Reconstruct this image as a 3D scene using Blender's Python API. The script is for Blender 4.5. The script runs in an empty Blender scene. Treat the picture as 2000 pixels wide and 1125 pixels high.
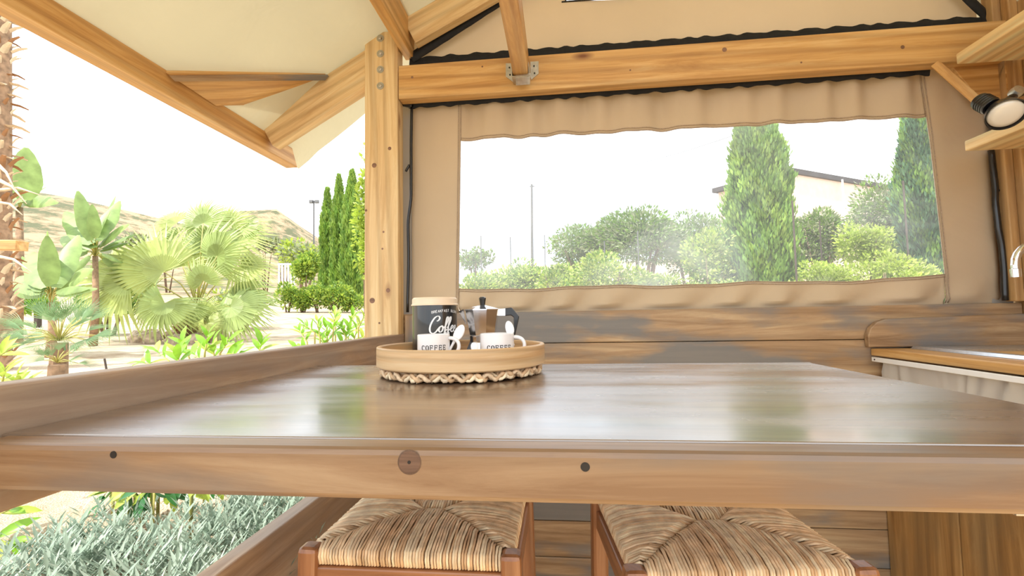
import bpy, math, random
import numpy as np
from mathutils import Vector, Matrix
D=bpy.data; S=bpy.context.scene; COL=S.collection
random.seed(7); RNG=np.random.default_rng(7)
# ---------------------------------------------------------------- camera, sky, sun, exposure
FPX=892.8; CAM=Vector((0,0,1.10)); YAW,PITCH,ROLL=.103576,.0593411,-.0179092
_f=Vector((-math.sin(YAW)*math.cos(PITCH),math.cos(YAW)*math.cos(PITCH),math.sin(PITCH)))
_r=Vector((math.cos(YAW),math.sin(YAW),0)); _u=_r.cross(_f)
CR=_r*math.cos(ROLL)+_u*math.sin(ROLL); CU=-_r*math.sin(ROLL)+_u*math.cos(ROLL); CF=_f
cd=D.cameras.new('camera'); cd.lens=FPX/2000*36; cd.sensor_width=36; cd.clip_end=2000; cd.clip_start=.01
cam=D.objects.new('camera',cd); COL.objects.link(cam)
m=Matrix((CR,CU,-CF)).transposed().to_4x4(); m.translation=CAM; cam.matrix_world=m
S.camera=cam
W=D.worlds.new('world'); S.world=W; W.use_nodes=True
wn=W.node_tree.nodes; wl=W.node_tree.links; bg=wn['Background']
tc=wn.new('ShaderNodeTexCoord'); nz=wn.new('ShaderNodeTexNoise'); nz.inputs['Scale'].default_value=2.2; nz.inputs['Detail'].default_value=5
cr=wn.new('ShaderNodeValToRGB'); cr.color_ramp.elements[0].position=.4; cr.color_ramp.elements[0].color=(.80,.90,1,1)
cr.color_ramp.elements[1].position=.62; cr.color_ramp.elements[1].color=(.97,.985,1,1)
wl.new(tc.outputs['Generated'],nz.inputs['Vector']); wl.new(nz.outputs['Fac'],cr.inputs['Fac']); wl.new(cr.outputs['Color'],bg.inputs['Color'])
bg.inputs['Strength'].default_value=2.2
sd=D.lights.new('sun','SUN'); sd.energy=5.6; sd.angle=.02; sd.color=(1,.95,.86)
sun=D.objects.new('sun',sd); COL.objects.link(sun)
sun_dir=Vector((-.42,-.38,.90)).normalized()      # towards the sun
sun.rotation_euler=sun_dir.to_track_quat('Z','Y').to_euler()
vs=S.view_settings; vs.view_transform='Standard'; vs.look='None'; vs.gamma=1; vs.use_curve_mapping=False; vs.exposure=.28
try: S.cycles.max_bounces=10; S.cycles.diffuse_bounces=5; S.cycles.transparent_max_bounces=16
except Exception: pass
# ---------------------------------------------------------------- helpers
def ray(x,y): return CF*FPX+CR*(x-1000)-CU*(y-562.5)
def on(x,y,ax,v):
    d=ray(x,y); return CAM+d*((v-CAM[ax])/d[ax])
def atd(x,y,dep): return CAM+ray(x,y)/FPX*dep
def lerp(a,b,t): return a+(b-a)*t
def frame(p0,p1,up=(0,0,1)):
    x=(Vector(p1)-Vector(p0)).normalized(); up=Vector(up)
    if abs(x.dot(up))>.98: up=Vector((0,1,0))
    y=up.cross(x).normalized(); z=x.cross(y)
    return x,y,z
class MB:
    def __init__(s): s.v=[]; s.f=[]; s.m=[]
    def add(s,vs,fs,mi=0):
        b=len(s.v); s.v+=[tuple(q) for q in vs]; s.f+=[tuple(b+i for i in f) for f in fs]; s.m+=[mi]*len(fs)
    def box(s,a,b,mi=0):
        x0,y0,z0=[min(a[i],b[i]) for i in range(3)]; x1,y1,z1=[max(a[i],b[i]) for i in range(3)]
        s.add([(x0,y0,z0),(x1,y0,z0),(x1,y1,z0),(x0,y1,z0),(x0,y0,z1),(x1,y0,z1),(x1,y1,z1),(x0,y1,z1)],
              [(0,3,2,1),(4,5,6,7),(0,1,5,4),(1,2,6,5),(2,3,7,6),(3,0,4,7)],mi)
    def bar(s,p0,p1,w,h,mi=0,up=(0,0,1)):
        x,y,z=frame(p0,p1,up); p0=Vector(p0);p1=Vector(p1)
        vs=[p+y*(a*w/2)+z*(b*h/2) for p in (p0,p1) for a,b in ((-1,-1),(1,-1),(1,1),(-1,1))]
        s.add(vs,[(3,2,1,0),(4,5,6,7),(0,1,5,4),(1,2,6,5),(2,3,7,6),(3,0,4,7)],mi)
    def tube(s,pts,r,n=8,mi=0,cap=True):
        pts=[Vector(p) for p in pts]; rs=r if isinstance(r,(list,tuple)) else [r]*len(pts)
        ref=None; vs=[]
        for i,p in enumerate(pts):
            t=(pts[min(i+1,len(pts)-1)]-pts[max(i-1,0)]).normalized()
            if ref is None:
                ref=t.cross(Vector((0,0,1)))
                if ref.length<.1: ref=t.cross(Vector((1,0,0)))
            ref=(ref-t*ref.dot(t)).normalized(); b=t.cross(ref)
            for k in range(n):
                a=2*math.pi*k/n; vs.append(p+(ref*math.cos(a)+b*math.sin(a))*rs[i])
        fs=[(i*n+k,i*n+(k+1)%n,(i+1)*n+(k+1)%n,(i+1)*n+k) for i in range(len(pts)-1) for k in range(n)]
        if cap: fs+= [tuple(range(n-1,-1,-1)),tuple((len(pts)-1)*n+k for k in range(n))]
        s.add(vs,fs,mi)
    def lathe(s,prof,c=(0,0,0),n=48,mi=0,M=None,a0=0):
        vs=[];c=Vector(c)
        for r,z in prof:
            for k in range(n):
                a=2*math.pi*k/n+a0; q=Vector((r*math.cos(a),r*math.sin(a),z))
                if M: q=M@q
                vs.append(c+q)
        fs=[(i*n+k,i*n+(k+1)%n,(i+1)*n+(k+1)%n,(i+1)*n+k) for i in range(len(prof)-1) for k in range(n)]
        if prof[0][0]>1e-4: fs.append(tuple(range(n-1,-1,-1)))
        if prof[-1][0]>1e-4: fs.append(tuple((len(prof)-1)*n+k for k in range(n)))
        s.add(vs,fs,mi)
    def prism(s,poly,ext,mi=0):
        poly=[Vector(p) for p in poly]; e=Vector(ext); n=len(poly)
        s.add(poly+[p+e for p in poly],[tuple(range(n-1,-1,-1)),tuple(range(n,2*n))]+[(i,(i+1)%n,n+(i+1)%n,n+i) for i in range(n)],mi)
    def build(s,name,mats,parent=None,smooth=False,loc=None,bevel=0,bseg=2):
        me=D.meshes.new(name)
        loc=Vector(loc) if loc is not None else Vector((0,0,0))
        me.from_pydata([tuple(Vector(q)-loc) for q in s.v] if loc.length>0 else s.v,[],s.f)
        if not isinstance(mats,(list,tuple)): mats=[mats]
        for q in mats: me.materials.append(q)
        me.polygons.foreach_set('material_index',s.m)
        if smooth is True: me.polygons.foreach_set('use_smooth',[True]*len(me.polygons))
        me.update()
        if smooth=='auto':
            me.polygons.foreach_set('use_smooth',[True]*len(me.polygons))
            try: me.set_sharp_from_angle(angle=.6)
            except Exception: pass
        o=D.objects.new(name,me); COL.objects.link(o); o.location=loc
        if bevel:
            b=o.modifiers.new('bevel','BEVEL'); b.width=bevel; b.segments=bseg; b.limit_method='ANGLE'; b.angle_limit=.6
        if parent: setpar(o,parent)
        return o
def wl_of(o):
    M=o.matrix_basis.copy()
    return M if not o.parent else wl_of(o.parent)@o.matrix_parent_inverse@M
def setpar(o,p): o.parent=p; o.matrix_parent_inverse=wl_of(p).inverted()
def tag(o,label=None,cat=None,group=None,kind=None):
    if label:o['label']=label
    if cat:o['category']=cat
    if group:o['group']=group
    if kind:o['kind']=kind
    return o
def empty(name,loc,label=None,cat=None,group=None,kind=None):
    o=D.objects.new(name,None); COL.objects.link(o); o.location=loc; o.empty_display_size=.1
    return tag(o,label,cat,group,kind)
def copy_tree(o,parent=None):
    c=o.copy(); COL.objects.link(c)
    if parent: c.parent=parent
    for ch in list(o.children): copy_tree(ch,c)
    return c
def timber(name,p0,p1,w,h,mat,parent=None,up=(0,0,1),bevel=.004,cut=None):
    """a board with its grain along local X; cut: list of (x,y,z) tweaks"""
    p0=Vector(p0);p1=Vector(p1); x,y,z=frame(p0,p1,up); L=(p1-p0).length
    b=MB(); b.box((-L/2,-w/2,-h/2),(L/2,w/2,h/2))
    if cut: b.v=[cut(*q) for q in b.v]
    o=b.build(name,mat)
    M=Matrix((x,y,z)).transposed().to_4x4(); M.translation=(p0+p1)/2; o.matrix_basis=M
    if bevel:
        q=o.modifiers.new('bevel','BEVEL'); q.width=bevel; q.segments=2; q.limit_method='ANGLE'; q.angle_limit=.6
    if parent: setpar(o,parent)
    return o
def tbox(name,a,b,mat,parent=None,bevel=.004,axis=None):
    """axis aligned board, grain along its longest side"""
    a=Vector(a);b=Vector(b); lo=Vector([min(a[i],b[i]) for i in range(3)]); hi=Vector([max(a[i],b[i]) for i in range(3)])
    s=hi-lo; k=axis if axis is not None else max(range(3),key=lambda i:s[i]); c=(lo+hi)/2
    e=Vector((0,0,0)); e[k]=s[k]/2
    if k==0: return timber(name,c-e,c+e,s.y,s.z,mat,parent,(0,0,1),bevel)
    if k==1: return timber(name,c-e,c+e,s.x,s.z,mat,parent,(0,0,1),bevel)
    return timber(name,c-e,c+e,s.x,s.y,mat,parent,(0,1,0),bevel)
# ---------------------------------------------------------------- materials
def srgb(r,g,b):
    f=lambda c:(c/255/12.92) if c<=10 else ((c/255+.055)/1.055)**2.4
    return (f(r),f(g),f(b),1)
def base(name,rough=.5,metal=0,col=(.8,.8,.8,1)):
    M=D.materials.new(name); M.use_nodes=True; n=M.node_tree.nodes; l=M.node_tree.links; p=n['Principled BSDF']
    p.inputs['Roughness'].default_value=rough; p.inputs['Metallic'].default_value=metal; p.inputs['Base Color'].default_value=col
    return M,n,l,p
def plain(name,col,rough=.5,metal=0,var=.0,scale=30,bump=0,coat=0):
    M,n,l,p=base(name,rough,metal,col)
    t=n.new('ShaderNodeTexCoord'); z=n.new('ShaderNodeTexNoise'); z.inputs['Scale'].default_value=scale; z.inputs['Detail'].default_value=4
    l.new(t.outputs['Object'],z.inputs['Vector'])
    r=n.new('ShaderNodeValToRGB'); r.color_ramp.elements[0].position=.3; r.color_ramp.elements[1].position=.7
    r.color_ramp.elements[0].color=tuple(c*(1-var) for c in col[:3])+(1,); r.color_ramp.elements[1].color=tuple(min(1,c*(1+var)) for c in col[:3])+(1,)
    l.new(z.outputs['Fac'],r.inputs['Fac']); l.new(r.outputs['Color'],p.inputs['Base Color'])
    if bump:
        b=n.new('ShaderNodeBump'); b.inputs['Strength'].default_value=bump; b.inputs['Distance'].default_value=.002
        l.new(z.outputs['Fac'],b.inputs['Height']); l.new(b.outputs['Normal'],p.inputs['Normal'])
    p.inputs['Coat Weight'].default_value=coat
    return M
def wood(name,c1,c2,c3,stain=None,stain_amt=.5,rough=.55,coat=0,coat_r=.2,knots=.5,gs=1.0,knotcol=(60,35,20),rvar=0,k=(1,1,1),msc=None):
    def kk(c):
        q=srgb(*c); return tuple(min(.82,q[i]*k_[i]) for i in range(3))+(1,)
    k_=k; M,n,l,p=base(name,rough)
    t=n.new('ShaderNodeTexCoord'); oi=n.new('ShaderNodeObjectInfo')
    off=n.new('ShaderNodeVectorMath'); off.operation='MULTIPLY_ADD'; off.inputs[1].default_value=(37,17,23)
    comb=n.new('ShaderNodeCombineXYZ')
    for i in range(3): l.new(oi.outputs['Random'],comb.inputs[i])
    l.new(comb.outputs[0],off.inputs[0]); l.new(t.outputs['Object'],off.inputs[2])
    mp=n.new('ShaderNodeMapping'); mp.inputs['Scale'].default_value=msc or (1.3*gs,22*gs,22*gs); l.new(off.outputs[0],mp.inputs['Vector'])
    z=n.new('ShaderNodeTexNoise'); z.inputs['Scale'].default_value=1; z.inputs['Detail'].default_value=9; z.inputs['Roughness'].default_value=.70; z.inputs['Distortion'].default_value=.8
    l.new(mp.outputs[0],z.inputs['Vector'])
    r=n.new('ShaderNodeValToRGB'); e=r.color_ramp.elements; e[0].position=.36; e[0].color=kk(c1); e[1].position=.64; e[1].color=kk(c3)
    km=e.new(.5); km.color=kk(c2); l.new(z.outputs['Fac'],r.inputs['Fac']); col=r.outputs['Color']
    # annual rings: stretched wave
    mp2=n.new('ShaderNodeMapping'); mp2.inputs['Scale'].default_value=tuple(q*.35 for q in msc) if msc else (.35*gs,9*gs,9*gs); l.new(off.outputs[0],mp2.inputs['Vector'])
    wv=n.new('ShaderNodeTexWave'); wv.bands_direction='DIAGONAL'; wv.inputs['Scale'].default_value=1.3; wv.inputs['Distortion'].default_value=5; wv.inputs['Detail'].default_value=2; wv.inputs['Detail Scale'].default_value=.7
    l.new(mp2.outputs[0],wv.inputs['Vector'])
    mx=n.new('ShaderNodeMix'); mx.data_type='RGBA'; mx.blend_type='MULTIPLY'; mx.inputs['Factor'].default_value=.35
    rr=n.new('ShaderNodeValToRGB'); rr.color_ramp.elements[0].color=(.45,.38,.32,1); rr.color_ramp.elements[1].color=(1,1,1,1); rr.color_ramp.elements[1].position=.6
    l.new(wv.outputs['Fac'],rr.inputs['Fac']); l.new(col,mx.inputs['A']); l.new(rr.outputs['Color'],mx.inputs['B']); col=mx.outputs['Result']
    if stain:
        mp3=n.new('ShaderNodeMapping'); mp3.inputs['Scale'].default_value=(2.2,7,7); l.new(off.outputs[0],mp3.inputs['Vector'])
        z3=n.new('ShaderNodeTexNoise'); z3.inputs['Scale'].default_value=1; z3.inputs['Detail'].default_value=6; l.new(mp3.outputs[0],z3.inputs['Vector'])
        r3=n.new('ShaderNodeValToRGB'); r3.color_ramp.elements[0].position=.46; r3.color_ramp.elements[0].color=(0,0,0,1); r3.color_ramp.elements[1].position=.60; r3.color_ramp.elements[1].color=(stain_amt,)*3+(1,)
        l.new(z3.outputs['Fac'],r3.inputs['Fac'])
        m3=n.new('ShaderNodeMix'); m3.data_type='RGBA'; l.new(r3.outputs['Color'],m3.inputs['Factor']); l.new(col,m3.inputs['A']); m3.inputs['B'].default_value=kk(stain); col=m3.outputs['Result']
    if knots>0:
        mk=n.new('ShaderNodeMapping'); mk.inputs['Scale'].default_value=(2.6,7,7); l.new(off.outputs[0],mk.inputs['Vector'])
        vo=n.new('ShaderNodeTexVoronoi'); vo.inputs['Scale'].default_value=1; l.new(mk.outputs[0],vo.inputs['Vector'])
        sep=n.new('ShaderNodeSeparateColor'); l.new(vo.outputs['Color'],sep.inputs[0])
        gt=n.new('ShaderNodeMath'); gt.operation='LESS_THAN'; gt.inputs[1].default_value=knots; l.new(sep.outputs[0],gt.inputs[0])
        kr=n.new('ShaderNodeValToRGB'); kr.color_ramp.elements[0].position=.04; kr.color_ramp.elements[0].color=(1,1,1,1); kr.color_ramp.elements[1].position=.15; kr.color_ramp.elements[1].color=(0,0,0,1)
        l.new(vo.outputs['Distance'],kr.inputs['Fac'])
        mu=n.new('ShaderNodeMath'); mu.operation='MULTIPLY'; l.new(kr.outputs['Color'],mu.inputs[0]); l.new(gt.outputs[0],mu.inputs[1])
        m4=n.new('ShaderNodeMix'); m4.data_type='RGBA'; l.new(mu.outputs[0],m4.inputs['Factor']); l.new(col,m4.inputs['A']); m4.inputs['B'].default_value=srgb(*knotcol); col=m4.outputs['Result']
    l.new(col,p.inputs['Base Color'])
    b=n.new('ShaderNodeBump'); b.inputs['Strength'].default_value=.18; b.inputs['Distance'].default_value=.002; l.new(z.outputs['Fac'],b.inputs['Height']); l.new(b.outputs['Normal'],p.inputs['Normal'])
    p.inputs['Coat Weight'].default_value=coat; p.inputs['Coat Roughness'].default_value=coat_r; p.inputs['Coat IOR'].default_value=1.5+(.85 if coat>=1 else 0)
    if rvar:
        zr=n.new('ShaderNodeTexNoise'); zr.inputs['Scale'].default_value=3.5; zr.inputs['Detail'].default_value=5
        mr=n.new('ShaderNodeMapping'); mr.inputs['Scale'].default_value=(.6,2.5,1); l.new(t.outputs['Object'],mr.inputs['Vector']); l.new(mr.outputs[0],zr.inputs['Vector'])
        rm=n.new('ShaderNodeMapRange'); rm.inputs['From Min'].default_value=.35; rm.inputs['From Max'].default_value=.65; rm.inputs['To Min'].default_value=coat_r; rm.inputs['To Max'].default_value=coat_r+rvar
        l.new(zr.outputs['Fac'],rm.inputs['Value']); l.new(rm.outputs[0],p.inputs['Coat Roughness'])
    return M
def woodk(k,*a,**kw): return wood(*a,k=k,**kw)
honey=woodk((.86,1.0,1.16),'honey_pine',(200,138,70),(222,162,92),(236,184,118),knots=.34,rough=.5,coat=.15,coat_r=.35,knotcol=(120,70,35))
honey_b=woodk((0.9, 1.14, 1.45),'honey_pine_post',(214,158,98),(232,180,118),(242,198,140),knots=.5,rough=.55,knotcol=(130,80,45))
brown=woodk((.96,1.25,1.5),'stained_pine',(150,105,68),(176,128,88),(196,150,108),stain=(118,106,98),stain_amt=.85,knots=.3,rough=.55,knotcol=(95,65,45))
brown_rail=woodk((1.1, 1.42, 1.8),'stained_rail_pine',(140,98,66),(164,118,82),(182,138,100),stain=(136,116,100),stain_amt=.4,knots=.2,rough=.5,knotcol=(95,65,45))
edgewood=woodk((.56,.65,.77),'table_edge_pine',(158,108,66),(184,136,92),(204,158,112),stain=(126,112,100),stain_amt=.7,knots=.12,rough=.5,coat=.3,coat_r=.3,knotcol=(95,65,45),gs=.9)
topwood=woodk((0.55, 0.66, 0.75),'varnished_table_pine',(128,90,62),(150,108,76),(170,128,92),stain=(150,122,98),stain_amt=.35,knots=.05,rough=.42,coat=1,coat_r=.13,rvar=.20)
cabwood=woodk((1.3, 1.5, 1.6),'cabinet_pine',(128,88,48),(150,106,60),(168,124,76),stain=(112,92,66),stain_amt=.4,knots=.35,rough=.5,knotcol=(70,45,28))
pale=woodk((1.1, 1.3, 1.5),'pale_shelf_pine',(214,166,108),(228,184,128),(238,200,150),knots=.15,rough=.6,knotcol=(120,80,50))
slat=woodk((1.0, 1.15, 1.25),'right_wall_pine',(170,120,70),(192,142,88),(208,160,106),stain=(150,120,90),stain_amt=.4,knots=.25,rough=.55)
beech=woodk((.68,.54,.46),'stool_beech',(170,122,82),(188,140,98),(200,154,112),knots=0,rough=.38,coat=.3,coat_r=.25,gs=1.6)
traywood=wood('tray_veneer',(226,176,118),(238,196,142),(246,212,162),knots=0,rough=.5,coat=.15,msc=(1.5,1.5,60),k=(.80,.82,.86))
lidwood=plain('tin_lid_cream',srgb(236,214,186),.45,var=.04)
knotM=wood('dark_knot',(112,80,58),(134,98,74),(150,112,88),knots=0,rough=.5,gs=2)
screwM=plain('dark_screw',srgb(50,46,44),.5,.6)
zinc=plain('zinc_plate',srgb(190,186,176),.38,.9,var=.15,scale=60)
chrome=plain('chrome',srgb(225,228,232),.08,1)
steel=plain('brushed_steel',srgb(215,222,230),.38,1,var=.08,scale=80)
alu=plain('polished_aluminium',srgb(205,203,205),.16,1,var=.04,scale=8)
black=plain('black_fabric_strip',srgb(24,24,26),.8,var=.3,scale=60,bump=.3)
blackp=plain('black_plastic',srgb(20,20,22),.3,coat=.3)
tinM=plain('black_tin',srgb(22,26,30),.28,coat=.6)
ceramic=plain('white_ceramic',srgb(236,236,238),.18,coat=.5)
inkM=plain('black_print',srgb(35,35,38),.6)
whiteM=plain('white_print',srgb(240,242,244),.6)
bulbM=plain('frosted_bulb',srgb(225,220,210),.25,coat=.6)
greyflap=plain('grey_vinyl_flap',srgb(176,172,166),.6)
seamM=plain('grey_seam_thread',srgb(176,156,134),.7,var=.2,scale=200)
whiterail=plain('white_rail',srgb(238,238,236),.4)
def fabric(name,col,trans=.4,col2=None,rough=.9,bs=900,bump=.15,wr=0):
    M=D.materials.new(name); M.use_nodes=True; n=M.node_tree.nodes; l=M.node_tree.links; n.clear()
    out=n.new('ShaderNodeOutputMaterial'); mixs=n.new('ShaderNodeMixShader'); d=n.new('ShaderNodeBsdfDiffuse'); t=n.new('ShaderNodeBsdfTranslucent')
    tcd=n.new('ShaderNodeTexCoord'); z=n.new('ShaderNodeTexNoise'); z.inputs['Scale'].default_value=2.5; z.inputs['Detail'].default_value=6
    l.new(tcd.outputs['Object'],z.inputs['Vector']); r=n.new('ShaderNodeValToRGB'); r.color_ramp.elements[0].position=.35; r.color_ramp.elements[1].position=.65
    a=srgb(*col); r.color_ramp.elements[0].color=tuple(c*.93 for c in a[:3])+(1,); r.color_ramp.elements[1].color=a; l.new(z.outputs['Fac'],r.inputs['Fac'])
    l.new(r.outputs['Color'],d.inputs['Color']); t.inputs['Color'].default_value=srgb(*(col2 or col))
    z2=n.new('ShaderNodeTexNoise'); z2.inputs['Scale'].default_value=bs; l.new(tcd.outputs['Object'],z2.inputs['Vector'])
    b=n.new('ShaderNodeBump'); b.inputs['Strength'].default_value=bump; b.inputs['Distance'].default_value=.001; l.new(z2.outputs['Fac'],b.inputs['Height'])
    nrm=b.outputs['Normal']
    if wr:
        z3=n.new('ShaderNodeTexNoise'); z3.inputs['Scale'].default_value=3; z3.inputs['Detail'].default_value=3; z3.inputs['Distortion'].default_value=1.2; l.new(tcd.outputs['Object'],z3.inputs['Vector'])
        b2=n.new('ShaderNodeBump'); b2.inputs['Strength'].default_value=wr; b2.inputs['Distance'].default_value=.03; l.new(z3.outputs['Fac'],b2.inputs['Height']); l.new(nrm,b2.inputs['Normal']); nrm=b2.outputs['Normal']
    l.new(nrm,d.inputs['Normal'])
    mixs.inputs[0].default_value=trans; l.new(d.outputs[0],mixs.inputs[1]); l.new(t.outputs[0],mixs.inputs[2]); l.new(mixs.outputs[0],out.inputs['Surface'])
    return M
tan=fabric('tan_canvas',(214,195,167),.14,(222,198,162),wr=.3)
cream=fabric('cream_roof_canvas',(218,216,196),.07,(226,218,180),wr=.35)
linen=fabric('grey_linen',(228,224,216),.25)
def vinyl():
    M=D.materials.new('clear_vinyl'); M.use_nodes=True; n=M.node_tree.nodes; l=M.node_tree.links; n.clear()
    out=n.new('ShaderNodeOutputMaterial'); tr=n.new('ShaderNodeBsdfTransparent'); tr.inputs['Color'].default_value=(.97,.98,.99,1)
    tl=n.new('ShaderNodeBsdfTranslucent'); tl.inputs['Color'].default_value=(.9,.94,1,1); gl=n.new('ShaderNodeBsdfGlossy'); gl.inputs['Roughness'].default_value=.03
    tcd=n.new('ShaderNodeTexCoord'); z=n.new('ShaderNodeTexNoise'); z.inputs['Scale'].default_value=1.8; z.inputs['Detail'].default_value=4; z.inputs['Distortion'].default_value=.8
    l.new(tcd.outputs['Object'],z.inputs['Vector'])
    b=n.new('ShaderNodeBump'); b.inputs['Strength'].default_value=.4; b.inputs['Distance'].default_value=.02; l.new(z.outputs['Fac'],b.inputs['Height']); l.new(b.outputs['Normal'],gl.inputs['Normal'])
    mr=n.new('ShaderNodeMapRange'); mr.inputs['From Min'].default_value=.45; mr.inputs['From Max'].default_value=.7; mr.inputs['To Min'].default_value=.10; mr.inputs['To Max'].default_value=.34; l.new(z.outputs['Fac'],mr.inputs['Value'])  # cloudy film, made milkier to stand in for outdoor glare haze
    a=n.new('ShaderNodeMixShader'); l.new(mr.outputs[0],a.inputs[0]); l.new(tr.outputs[0],a.inputs[1]); l.new(tl.outputs[0],a.inputs[2])
    c=n.new('ShaderNodeMixShader'); fr=n.new('ShaderNodeFresnel'); fr.inputs['IOR'].default_value=1.35; l.new(fr.outputs[0],c.inputs[0]); l.new(a.outputs[0],c.inputs[1]); l.new(gl.outputs[0],c.inputs[2])
    l.new(c.outputs[0],out.inputs['Surface']); return M
vinylM=vinyl()
def leafmat(name,col,trans=.35,rough=.45,var=.25,scale=2.0):
    M=D.materials.new(name); M.use_nodes=True; n=M.node_tree.nodes; l=M.node_tree.links; p=n['Principled BSDF']; out=n['Material Output']
    t=n.new('ShaderNodeTexCoord'); z=n.new('ShaderNodeTexNoise'); z.inputs['Scale'].default_value=scale; z.inputs['Detail'].default_value=4; l.new(t.outputs['Object'],z.inputs['Vector'])
    r=n.new('ShaderNodeValToRGB'); r.color_ramp.elements[0].position=.3; r.color_ramp.elements[1].position=.7; c=srgb(*col)
    r.color_ramp.elements[0].color=tuple(q*(1-var) for q in c[:3])+(1,); r.color_ramp.elements[1].color=tuple(min(1,q*(1+var)) for q in c[:3])+(1,)
    l.new(z.outputs['Fac'],r.inputs['Fac']); l.new(r.outputs['Color'],p.inputs['Base Color']); p.inputs['Roughness'].default_value=rough
    tr=n.new('ShaderNodeBsdfTranslucent'); l.new(r.outputs['Color'],tr.inputs['Color']); mx=n.new('ShaderNodeMixShader'); mx.inputs[0].default_value=trans
    l.new(p.outputs[0],mx.inputs[1]); l.new(tr.outputs[0],mx.inputs[2]); l.new(mx.outputs[0],out.inputs['Surface']); return M
G_fan=leafmat('fan_palm_green',(158,176,104),.28); G_fan2=leafmat('fan_palm_yellow_green',(176,188,110),.28); G_dwarf=leafmat('dwarf_palm_green',(132,162,116))
G_ban=leafmat('broad_leaf_green',(140,164,98),var=.28,scale=6); G_cyp=leafmat('cypress_green',(116,152,68),.2,var=.4,scale=1.2); G_cyp2=leafmat('cypress_light_green',(142,172,74),.25,var=.3)
G_cyp3=leafmat('cypress_blue_green',(78,116,78),.2,var=.35,scale=1.2)
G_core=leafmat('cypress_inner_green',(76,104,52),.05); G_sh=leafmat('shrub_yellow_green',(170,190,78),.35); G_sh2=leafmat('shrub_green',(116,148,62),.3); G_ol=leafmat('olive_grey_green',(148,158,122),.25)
G_laur=leafmat('laurel_bright_green',(128,176,48),.35,.3); G_laur2=leafmat('laurel_dark_green',(48,104,52),.2,.25); G_sil=leafmat('silver_leaf',(166,182,166),.2,.7,.15); G_sil2=leafmat('silver_leaf_dark',(146,166,148),.2,.7,.15)  # second silver is a darker leaf tone, mixed in at random
G_far=leafmat('hill_scrub',(132,138,90),.1)
stemM=plain('leaf_stem',srgb(176,170,96),.6,var=.2); trunkM=plain('palm_trunk',srgb(150,122,96),.9,var=.35,scale=18,bump=.5); barkM=plain('bark_brown',srgb(120,100,82),.9,var=.3,scale=25,bump=.5)
husk=plain('dry_frond_base',srgb(206,186,158),.8,var=.3,scale=9); huskd=plain('dry_frond_base_brown',srgb(150,108,72),.8,var=.3,scale=9)
rockM=plain('garden_rock',srgb(190,170,150),.9,var=.35,scale=12,bump=.6)
stucco=plain('house_stucco',srgb(226,204,186),.9,var=.06,scale=3); roofM=plain('house_roof',srgb(70,66,66),.8,var=.2)
polM=plain('grey_pole',srgb(105,105,105),.5,.3); whitewall=plain('white_gate_paint',srgb(238,236,232),.6); darkpost=plain('dark_post',srgb(70,60,52),.7,var=.2)
def strawmat():
    M,n,l,p=base('garden_soil',.95); t=n.new('ShaderNodeTexCoord')
    z=n.new('ShaderNodeTexNoise'); z.inputs['Scale'].default_value=1.6; z.inputs['Detail'].default_value=9; z.inputs['Roughness'].default_value=.7; l.new(t.outputs['Object'],z.inputs['Vector'])
    r=n.new('ShaderNodeValToRGB'); e=r.color_ramp.elements; e[0].position=.34; e[0].color=srgb(168,142,112); e[1].position=.62; e[1].color=srgb(216,198,172); l.new(z.outputs['Fac'],r.inputs['Fac'])
    v=n.new('ShaderNodeTexVoronoi'); v.inputs['Scale'].default_value=150; l.new(t.outputs['Object'],v.inputs['Vector'])
    mx=n.new('ShaderNodeMix'); mx.data_type='RGBA'; mx.blend_type='MULTIPLY'; mx.inputs['Factor'].default_value=.45; l.new(r.outputs['Color'],mx.inputs['A'])
    hs=n.new('ShaderNodeValToRGB'); hs.color_ramp.elements[0].color=(.55,.5,.45,1); sp=n.new('ShaderNodeSeparateColor'); l.new(v.outputs['Color'],sp.inputs[0]); l.new(sp.outputs[0],hs.inputs['Fac']); l.new(hs.outputs['Color'],mx.inputs['B'])
    # dry hillside with scrub beyond
    v2=n.new('ShaderNodeTexNoise'); v2.inputs['Scale'].default_value=.11; v2.inputs['Detail'].default_value=8; v2.inputs['Roughness'].default_value=.75; l.new(t.outputs['Object'],v2.inputs['Vector'])
    r2=n.new('ShaderNodeValToRGB'); q=r2.color_ramp.elements; q[0].position=.44; q[0].color=srgb(84,86,56); q[1].position=.56; q[1].color=srgb(160,134,104); l.new(v2.outputs['Fac'],r2.inputs['Fac'])
    ln=n.new('ShaderNodeVectorMath'); ln.operation='LENGTH'; l.new(t.outputs['Object'],ln.inputs[0])
    mr=n.new('ShaderNodeMapRange'); mr.inputs['From Min'].default_value=35; mr.inputs['From Max'].default_value=70; l.new(ln.outputs['Value'],mr.inputs['Value'])
    m2=n.new('ShaderNodeMix'); m2.data_type='RGBA'; l.new(mr.outputs[0],m2.inputs['Factor']); l.new(mx.outputs['Result'],m2.inputs['A']); l.new(r2.outputs['Color'],m2.inputs['B']); l.new(m2.outputs['Result'],p.inputs['Base Color'])
    b=n.new('ShaderNodeBump'); b.inputs['Strength'].default_value=.8; b.inputs['Distance'].default_value=.01; l.new(v.outputs['Distance'],b.inputs['Height']); l.new(b.outputs['Normal'],p.inputs['Normal'])
    return M
soil=strawmat()
rush=[plain('rush_straw_%d'%i,srgb(*c),.6,var=.25,scale=40) for i,c in enumerate([(230,200,162),(206,170,130),(238,212,176),(216,180,138)])]
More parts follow.
